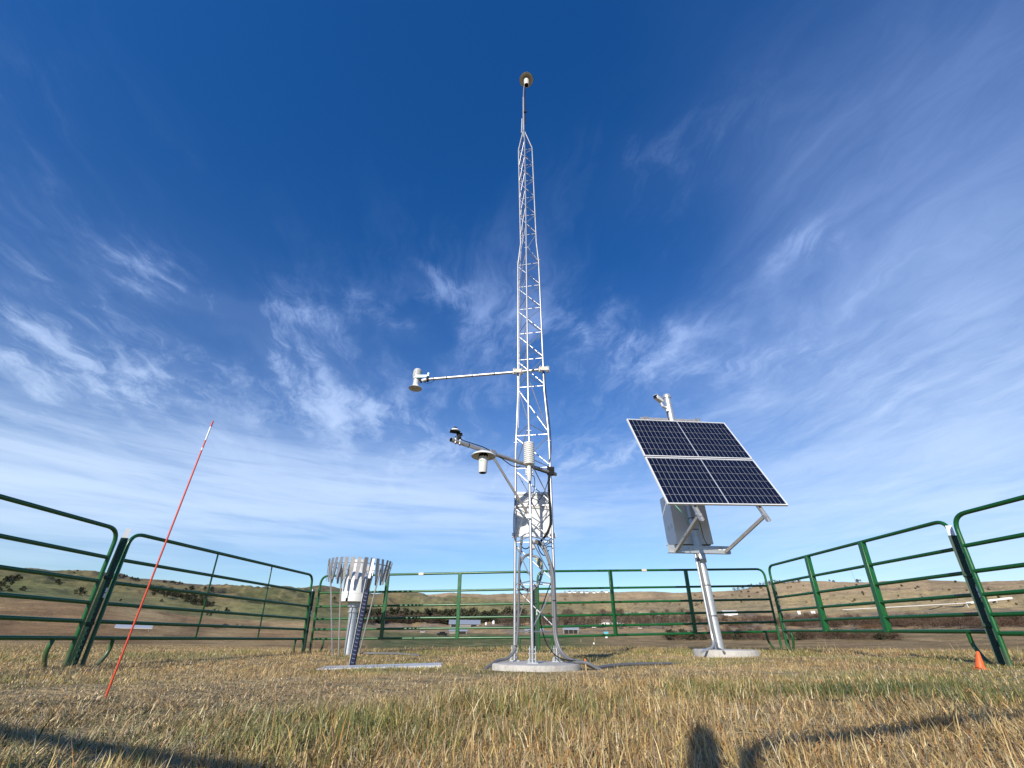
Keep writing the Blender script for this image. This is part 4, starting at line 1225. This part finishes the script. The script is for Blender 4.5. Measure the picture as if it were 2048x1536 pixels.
# dark cedars in a slanting row on the left hillside
lab = 'dark cedar bush in the slanting row across the green left hillside'
for i in range(34):
    f = i / 33; x = 300 + 122 * f + R_.uniform(-6, 6); yv = 1184 + 26 * f + R_.uniform(-6, 7)
    plant('cedar_bush', BUSH, x, yv, R_.uniform(6, 12), lab, 'bush', 'cedar bushes in a row on the left hillside', 1.1)
for i in range(14):
    plant('cedar_bush', BUSH, 345 + R_.uniform(0, 80), 1190 + R_.uniform(-8, 6), R_.uniform(4, 9), lab, 'bush', 'cedar bushes in a row on the left hillside', 1.1)
for i in range(12):
    plant('cedar_bush', BUSH, 412 + R_.uniform(0, 45), 1229 + R_.uniform(-5, 4), R_.uniform(4, 8), 'small cedar bush at the foot of the left hill, below the slanting row', 'bush', 'low bushes at the foot of the left hill')
for i in range(30):
    plant('cedar_bush', BUSH, R_.uniform(-60, 48), 1183 + R_.uniform(-24, 2), R_.uniform(4, 10), 'dark bush in the thicket on the hill at the left edge', 'bush', 'bushes in the left edge thicket', 1.1)
plant('cedar_tree', BUSH, 157, 1191, 15, 'lone round dark tree on the left hillside beside the nearest left panel', 'tree', None, 1.0)
for x, yv, h in ((113, 1168, 8), (118, 1171, 6), (104, 1158, 4), (247, 1172, 6), (240, 1203, 5), (258, 1171, 5), (232, 1158, 5), (322, 1204, 5), (270, 1214, 4), (585, 1240, 4), (668, 1200, 6), (640, 1189, 4)):
    plant('cedar_bush', BUSH, x, yv, h, 'scattered dark bush alone on the green left hills', 'bush', 'scattered bushes on the left hills', 1.1)
for x, h in ((233, 5), (238, 4), (246, 6), (251, 5), (262, 5), (268, 5), (273, 6), (277, 4), (327, 5), (331, 4), (342, 5), (346, 5), (350, 4), (358, 5), (363, 4), (681, 5), (152, 3), (147, 3)):
    plant('ridge_tree', BUSH, x, np.interp(x, [0, 100, 200, 240, 285, 335, 400, 445], [1137, 1146, 1148.5, 1154, 1165, 1166, 1173, 1168]) if x < 450 else 1183, h, 'dark tree on the skyline of the left ridge', 'tree', 'trees along the left skyline', 1.0)
# shelter belt in the valley
for i in range(62):
    x = 705 + (i + R_.random()) / 62 * 180
    plant('cedar_tree', CEDAR, x, 1243 + R_.uniform(-3, 2), R_.uniform(15, 25), 'dark evergreen in the shelter belt left of the grey barn', 'tree', 'dark trees of the valley shelter belt', 1.3)
for i in range(60):
    x = 700 + (i + R_.random()) / 60 * 195
    plant('bare_tree', BARE, x, 1247 + R_.uniform(-2, 3), R_.uniform(10, 17), 'grey brown bare tree along the front of the shelter belt', 'tree', 'bare trees in front of the shelter belt', 1.1)
for i in range(40):
    x = 884 + (i + R_.random()) / 40 * 160
    plant('cedar_tree', CEDAR + BUSH, x, 1245 + R_.uniform(-3, 4), R_.uniform(14, 26), 'dark tree behind the grey barn and the tower', 'tree', 'dark trees behind the farmyard', 1.15)
for i in range(105):
    x = 1000 + (i + R_.random()) / 105 * 385
    plant('bare_tree', BARE, x, 1252 + R_.uniform(-8, 6), R_.uniform(12, 26), 'bare brown tree in the wooded creek behind the open shed', 'tree', 'bare trees of the wooded creek', 1.1)
for i in range(14):
    x = 1085 + R_.uniform(0, 60)
    plant('cedar_tree', CEDAR, x, 1246 + R_.uniform(-4, 3), R_.uniform(12, 20), 'dark evergreen among the bare creek trees behind the right tower leg', 'tree', 'evergreens among the creek trees', 1.2)
# hedge line and scrub right of the solar post
for i in range(95):
    x = 1330 + (i + R_.random()) / 95 * 470
    if 1560 < x < 1660 and R_.random() < .3: continue
    plant('scrub', SCRUB + BUSH[:1], x, 1279 + (x - 1330) * -.001 + R_.uniform(-2, 2), R_.uniform(9, 19), 'dark leafless shrub in the hedge line beyond the right back corner', 'shrub', 'shrubs of the dark hedge line', 1.2)
for i in range(130):
    x = 1380 + (i + R_.random()) / 130 * 700
    plant('scrub', SCRUB, x, 1250 + R_.uniform(-10, 6), R_.uniform(6, 15), 'grey brown leafless shrub in the wide brush belt on the right', 'shrub', 'shrubs of the brush belt', 1.4)
for i in range(70):
    x = 1560 + (i + R_.random()) / 70 * 560
    plant('scrub', SCRUB, x, 1254 + R_.uniform(-6, 5), R_.uniform(10, 20), 'grey brown leafless shrub in the wide brush belt on the right', 'shrub', 'shrubs of the brush belt', 1.5)
for i in range(12):
    plant('rusty_scrub', RUSTY, 1400 + R_.uniform(0, 140), 1262 + R_.uniform(-4, 3), R_.uniform(5, 13), 'rust coloured shrub beside the solar post in the valley', 'shrub', 'rusty shrubs right of the solar post', 1.3)
for i in range(10):
    plant('rusty_scrub', RUSTY, 1715 + R_.uniform(0, 60), 1262 + R_.uniform(-4, 2), R_.uniform(5, 11), 'rust coloured shrub behind the right side panel', 'shrub', 'rusty shrubs behind the right panel', 1.3)
# right hills: bushes and skyline trees
for i in range(95):
    x = R_.uniform(1400, 2060); yv = R_.uniform(1172, 1212)
    if yv < np.interp(x, [1400, 1512, 1560, 2060], [1190, 1178, 1172, 1172]): continue
    plant('cedar_bush', BUSH + SCRUB, x, yv, R_.uniform(1.6, 4.2), 'tiny dark bush dotted on the tan right hills', 'bush', 'bushes dotted over the right hills', 1.2)
for i in range(14):
    plant('scrub', SCRUB, R_.uniform(1100, 1420), R_.uniform(1192, 1214), R_.uniform(2.5, 5), 'small shrub on the far tan slope behind the middle of the back fence', 'shrub', 'shrubs on the far middle slope', 1.5)
for i in range(26):
    f = i / 25; x = 1470 + 130 * f + R_.uniform(-4, 4)
    plant('ridge_tree', BARE + SCRUB, x, np.interp(x, [1450, 1475, 1512, 1545, 1597, 1640], [1183, 1180, 1173, 1167, 1164, 1163]) + 1.5, R_.uniform(4, 8), 'bare tree on the skyline behind the right back corner', 'tree', 'trees along the right skyline', 1.2)
for x, h in ((1660, 5), (1668, 4), (1716, 6), (1722, 5), (1912, 4), (1938, 6), (1942, 5), (1821, 3), (1140, 4), (1152, 4), (1168, 4), (1205, 3)):
    plant('ridge_tree', BARE + BUSH, x, np.interp(x, [1140, 1255, 1640, 1711, 1752, 1816, 1907, 1945], [1185, 1185, 1163, 1164, 1162, 1160, 1164, 1166]) + 1, h, 'lone tree on the far skyline', 'tree', 'lone trees on the far skyline', 1.2)
for i in range(10):
    plant('scrub', SCRUB + BUSH, 425 + R_.uniform(0, 60), 1255 + R_.uniform(-3, 4), R_.uniform(3, 6), 'low shrub on the brown slope beyond the left far panel', 'shrub', 'low shrubs on the brown left slope', 1.6)

# ------------------------------------------------------------------ buildings of the valley
M_ROOF = mat('sheet_metal_roof', (.34, .38, .43), .4, .3, var=.1, scale=.6, stretch=(6, 1, 1))
M_WALLG = mat('weathered_siding', (.24, .22, .20), .8, var=.15, scale=.8)
M_WALLW = mat('white_siding', (.74, .74, .72), .6, var=.06, scale=.8)
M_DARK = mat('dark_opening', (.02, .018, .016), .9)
M_TEAL = mat('turquoise_paint', (.10, .45, .55), .4)
M_ROOFB = mat('brown_roof', (.20, .15, .12), .7, var=.15, scale=.8)


def building(name, label, cat, px, py, wpx, hpx, wall, roof, group=None, depth=.45, yaw=0.0, roof_f=.45, opening=None, windows=0, rr=None):
    P_, r = land_point(px, py)
    s = (P_ - Vector((0, 0, EYE))).dot(_D) / F
    w, h = wpx * s, hpx * s; dp = w * depth; hw = h * (1 - roof_f)
    t = thing(name, label, cat, P_, group)
    ang = -math.atan2(P_.x, P_.y) + yaw
    Mz = Matrix.Rotation(ang, 3, 'Z')
    base = P_ - Vector((0, 0, h * .3))
    def q(x, y, z): return base + Mz @ Vector((x, y, z + h * .3))
    hx, hy = w / 2, dp / 2
    v = [q(-hx, -hy, -h * .3), q(hx, -hy, -h * .3), q(hx, hy, -h * .3), q(-hx, hy, -h * .3), q(-hx, -hy, hw), q(hx, -hy, hw), q(hx, hy, hw), q(-hx, hy, hw), q(-hx, 0, h * .97), q(hx, 0, h * .97)]
    MB().raw(v, [(0, 1, 5, 4), (1, 2, 6, 9, 5), (2, 3, 7, 6), (3, 0, 4, 8, 7)]).build('wall', wall, t, smooth=False)
    ov = .04 * w; th = h * .04
    b = MB()
    for sg in (-1, 1):
        e, k = hy * 1.12, h - hw
        b.raw([q(-hx - ov, sg * e, hw - k * .12), q(hx + ov, sg * e, hw - k * .12), q(hx + ov, 0, h), q(-hx - ov, 0, h), q(-hx - ov, sg * e, hw - k * .12 + th), q(hx + ov, sg * e, hw - k * .12 + th), q(hx + ov, 0, h + th), q(-hx - ov, 0, h + th)],
              [(0, 1, 2, 3), (4, 5, 6, 7), (0, 1, 5, 4), (1, 2, 6, 5), (3, 0, 4, 7)])
    b.build('roof', roof, t, smooth=False)
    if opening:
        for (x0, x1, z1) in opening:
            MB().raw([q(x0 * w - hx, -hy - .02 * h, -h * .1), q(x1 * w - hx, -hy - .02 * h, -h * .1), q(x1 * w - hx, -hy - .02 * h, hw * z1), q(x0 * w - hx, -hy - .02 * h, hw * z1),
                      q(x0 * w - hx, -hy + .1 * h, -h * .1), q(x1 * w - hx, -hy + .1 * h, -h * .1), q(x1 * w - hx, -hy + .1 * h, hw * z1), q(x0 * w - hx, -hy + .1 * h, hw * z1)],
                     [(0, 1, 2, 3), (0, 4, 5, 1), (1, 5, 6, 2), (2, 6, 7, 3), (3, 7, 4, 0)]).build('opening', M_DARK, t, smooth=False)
    for i in range(windows):
        xc = w * ((i + .5) / windows - .5)
        MB().raw([q(xc - w * .04, -hy - .02 * h, hw * .4), q(xc + w * .04, -hy - .02 * h, hw * .4), q(xc + w * .04, -hy - .02 * h, hw * .75), q(xc - w * .04, -hy - .02 * h, hw * .75)], [(0, 1, 2, 3)]).build('window', M_GLASS, t, smooth=False)
    return t


building('barn', 'long low barn with grey metal roof in the middle valley farmyard', 'barn', 929, 1254, 58, 11, M_WALLG, M_ROOF, depth=.5, roof_f=.62, opening=[(.05, .3, .9), (.72, .9, .8)])
building('shed', 'small pale roofed shed with dark opening in front of the grey barn', 'shed', 916, 1268, 34, 10, M_WALLG, M_ROOF, depth=.5, roof_f=.5, opening=[(.5, .95, .95)])
building('open_shed', 'open fronted shed with grey roof just right of the tower', 'shed', 1142, 1267, 30, 12.5, M_WALLG, M_ROOF, depth=.5, roof_f=.45, opening=[(.06, .34, .95), (.37, .64, .95), (.67, .93, .95)])
building('shed', 'low grey shed between the legs of the lattice tower', 'shed', 1068, 1265, 36, 9, M_WALLG, M_ROOF, depth=.4, roof_f=.5, opening=[(.2, .6, .9)])
building('farmhouse', 'white farmhouse with several pale vehicles beside it, right of the open shed', 'house', 1222, 1252, 30, 11, M_WALLW, M_ROOFB, depth=.6, roof_f=.4, windows=3)
building('warehouse', 'long white flat warehouse in the far valley behind the back fence upright', 'warehouse', 1295, 1232.5, 82, 3.6, M_WALLW, M_WALLW, depth=.2, roof_f=.25)
building('warehouse', 'white gabled hall by the road just right of the solar post', 'warehouse', 1460, 1231, 26, 7.5, M_WALLW, M_WALLW, depth=.7, roof_f=.4, yaw=.25)
building('small_house', 'tiny white house left of two, in the brush behind the right side panel', 'house', 1599, 1228, 5, 5, M_WALLW, M_WALLW, depth=.9)
building('small_house', 'tiny white house right of two, in the brush behind the right side panel', 'house', 1627, 1227, 7, 4, M_WALLW, M_WALLW, depth=.9)
for i, x in enumerate((1130, 1139, 1149, 1158, 1163, 1174, 1181, 1188, 1196, 1204, 1213)):
    building('ridge_house', 'tiny pale house of the town on the far ridge behind the tower', 'house', x, 1186, R_.uniform(3, 6), R_.uniform(2.2, 3.5), M_WALLW if i % 3 else M_WALLG, M_ROOFB if i % 2 else M_ROOF, 'houses on the far ridge', depth=.6)
for i, x in enumerate((1205, 1240, 1152 + 18, 1188)):
    P_, r = land_point(x, 1253 if i < 2 else 1257); s = (P_ - Vector((0, 0, EYE))).dot(_D) / F
    t = thing('camper', ['white camper parked left of the white farmhouse', 'white camper parked right of the white farmhouse', 'pale camper just right of the open shed', 'small pale camper between the open shed and farmhouse'][i], 'camper', P_)
    w, h = (14, 6)[0] * s * (1 if i < 2 else .6), 6 * s * (1 if i < 2 else .7)
    Mz = Matrix.Rotation(-math.atan2(P_.x, P_.y) + .2 * i, 3, 'Z')
    MB().box(P_ + Vector((0, 0, h * .58)), (w, w * .35, h * .84), Mz).build('body', M_WALLW, t, bevel=h * .12)
    MB().box(P_ + Mz @ Vector((w * .1, -w * .18, h * .68)), (w * .3, w * .02, h * .25), Mz).build('window', M_GLASS, t)
    for sx_ in (-.25, .25): MB().lathe([(h * .16, -w * .02), (h * .16, w * .02)], 12, P_ + Mz @ Vector((w * sx_, -w * .17, h * .12)), Mz @ frame_from((0, 1, 0))).build('wheel', M_BLACK, t)


def vehicle(label, px, py, wpx, m_, pickup=False):
    P_, r = land_point(px, py); s = (P_ - Vector((0, 0, EYE))).dot(_D) / F
    w = wpx * s; h = w * .36
    t = thing('pickup' if pickup else 'parked_car', label, 'car', P_)
    Mz = Matrix.Rotation(-math.atan2(P_.x, P_.y) + .15, 3, 'Z')
    MB().box(P_ + Vector((0, 0, h * .42)), (w, w * .4, h * .42), Mz).build('body', m_, t, bevel=h * .12)
    MB().box(P_ + Mz @ Vector((w * (.08 if pickup else 0), 0, h * .78)), (w * (.35 if pickup else .55), w * .36, h * .36), Mz).build('cabin', M_GLASS, t, bevel=h * .12)
    for sx_ in (-.3, .3): MB().lathe([(h * .2, -w * .03), (h * .2, w * .03)], 12, P_ + Mz @ Vector((w * sx_, -w * .19, h * .2)), Mz @ frame_from((0, 1, 0))).build('wheel', M_BLACK, t)


vehicle('black car parked in the field in front of the pale roofed shed', 884, 1272, 20, M_BLACK)
vehicle('white car parked in the field left of the farmyard', 845, 1266, 9, M_WALLW)
vehicle('white pickup parked near the wooded creek, right of the tower', 1280, 1258, 8, M_WALLW, True)


def tank(label, px, py, wpx, hpx):
    P_, r = land_point(px, py); s = (P_ - Vector((0, 0, EYE))).dot(_D) / F
    t = thing('storage_tank', label, 'tank', P_); rr, h = wpx * s / 2, hpx * s
    MB().lathe([(rr, -h * .2), (rr, h * .6), (rr * .8, h * .85), (rr * .4, h * .98), (rr * .05, h)], 16, P_).build('shell', M_WALLW, t)
    MB().lathe([(rr * .12, h * .98), (rr * .12, h * 1.06)], 8, P_).build('lid', M_WALLG, t)


tank('white domed tank at the left end of the grey barn', 902, 1245, 6, 6)
tank('white domed tank right of the grey barn', 987, 1248, 5, 6)
tank('little white tank right of the barn, beside the domed one', 972, 1250, 4, 5)

# ground mounted solar rack on the left slope
P_, r = land_point(266, 1259); s = (P_ - Vector((0, 0, EYE))).dot(_D) / F
t = thing('ground_array', 'low pale sheet metal table standing in the brown grass behind the orange rod', 'metal table', P_)
w, h = 60 * s, 9 * s
Mz = Matrix.Rotation(-math.atan2(P_.x, P_.y), 3, 'Z')
Mt = Mz @ Matrix.Rotation(math.radians(24), 3, 'X')
MB().box(P_ + Vector((0, 0, h * .62)), (w, w * .26, h * .06), Mt).build('sheet', mat('pale_sheet', (.50, .53, .58), .4, .3, var=.1, scale=2), t)
MB().bar(P_ + Mz @ Vector((-w / 2, -w * .119, h * .22)), P_ + Mz @ Vector((w / 2, -w * .119, h * .22)), h * .09, h * .18).build('front_beam', M_DULL, t)
for sx_ in (-.42, 0, .42):
    for sy_ in (-.1, .1): MB().bar(P_ + Mz @ Vector((w * sx_, w * sy_, -h * .3)), P_ + Mz @ Vector((w * sx_, w * sy_, h * (.55 + sy_))), h * .06, h * .06, up=(1, 0, 0)).build('leg', M_STEEL, t)

# highway bridge on the right
P0, P1, P2 = land_point(1690, 1223)[0], land_point(1940, 1212)[0], land_point(2026, 1207)[0]
BR = thing('highway_bridge', 'long white road viaduct crossing the valley behind the right fence', 'bridge', P1)
dz = Vector((0, 0, 6))
k0, k1 = P0 + dz * .3, P1 + dz * .7
k2 = P2 + dz * 1.1
for n_, (a, bb_) in enumerate(((k0, k1), (k1, k2))):
    MB().bar(a, bb_, 9, .6 if n_ == 0 else 2.0).build('deck', M_WALLG, BR, smooth=False)
    dd = (bb_ - a).normalized(); q = Vector((dd.y, -dd.x, 0)) * 4.8
    for sg in (-1, 1): MB().bar(a + q * sg + Vector((0, 0, 1.0)), bb_ + q * sg + Vector((0, 0, 1.0)), .4, .7 if n_ == 0 else 3.0).build('parapet', M_WALLW, BR, smooth=False)
    for f in ((.97,) if n_ == 0 else (.3, .62)):
        p_ = a.lerp(bb_, float(f)); MB().bar(p_ - Vector((0, 0, 1)), p_ - Vector((0, 0, 16)), 2.0, 7.0, up=q).build('pier', M_CONC, BR, smooth=False)
# radio mast on the right skyline
P_, r = land_point(1711, 1164); s = (P_ - Vector((0, 0, EYE))).dot(_D) / F
RM = thing('radio_mast', 'very thin radio mast on the right skyline above the fence', 'mast', P_)
hh = 23 * s
MB().tube([P_ - Vector((0, 0, 5)), P_ + Vector((0, 0, hh))], [.28 * s, .16 * s], 5).build('column', M_CONDUIT, RM)
for sg in (-1, 1): MB().tube([P_ + Vector((0, 0, hh * .9)), P_ + Vector((sg * hh * .35, 0, -3))], .035 * s, 4).build('guy_wire', M_CONDUIT, RM)
# field signs and posts
P_, r = land_point(1213, 1276); s = (P_ - Vector((0, 0, EYE))).dot(_D) / F
SG = thing('field_sign', 'small turquoise board on a white stand in the field behind the back fence', 'sign', P_)
MB().box(P_ + Vector((0, 0, 9 * s)), (9 * s, 1.2 * s, 3.5 * s)).build('board', M_TEAL, SG)
MB().box(P_ + Vector((0, 0, 3.2 * s)), (4.5 * s, 1.0 * s, 7.5 * s)).build('stand', M_WALLW, SG)
P_, r = land_point(1188, 1289); s = (P_ - Vector((0, 0, EYE))).dot(_D) / F
WB = thing('water_tub', 'tiny white tub on the green field right of the tower', 'tub', P_)
MB().lathe([(1.6 * s, 0), (1.9 * s, 3 * s), (1.6 * s, 3 * s), (1.4 * s, 1 * s)], 12, P_).build('tub', M_WALLW, WB)
for i, (x, y0, h) in enumerate(((1190, 1284, 7), (1162, 1284, 5), (1672, 1277, 17))):
    P_, r = land_point(x, y0); s = (P_ - Vector((0, 0, EYE))).dot(_D) / F
    t = thing('field_post', ['thin wooden post standing in the field beside the white tub', 'short wooden post in the field just right of the tower', 'leaning pale pole beyond the right back corner'][i], 'post', P_)
    MB().tube([P_ - Vector((0, 0, 1)), P_ + Vector((-3 * s if i == 2 else 0, 0, h * s))], .55 * s, 6).build('shaft', M_WOOD if i < 2 else M_DULL, t)
print('objects', len(bpy.data.objects))
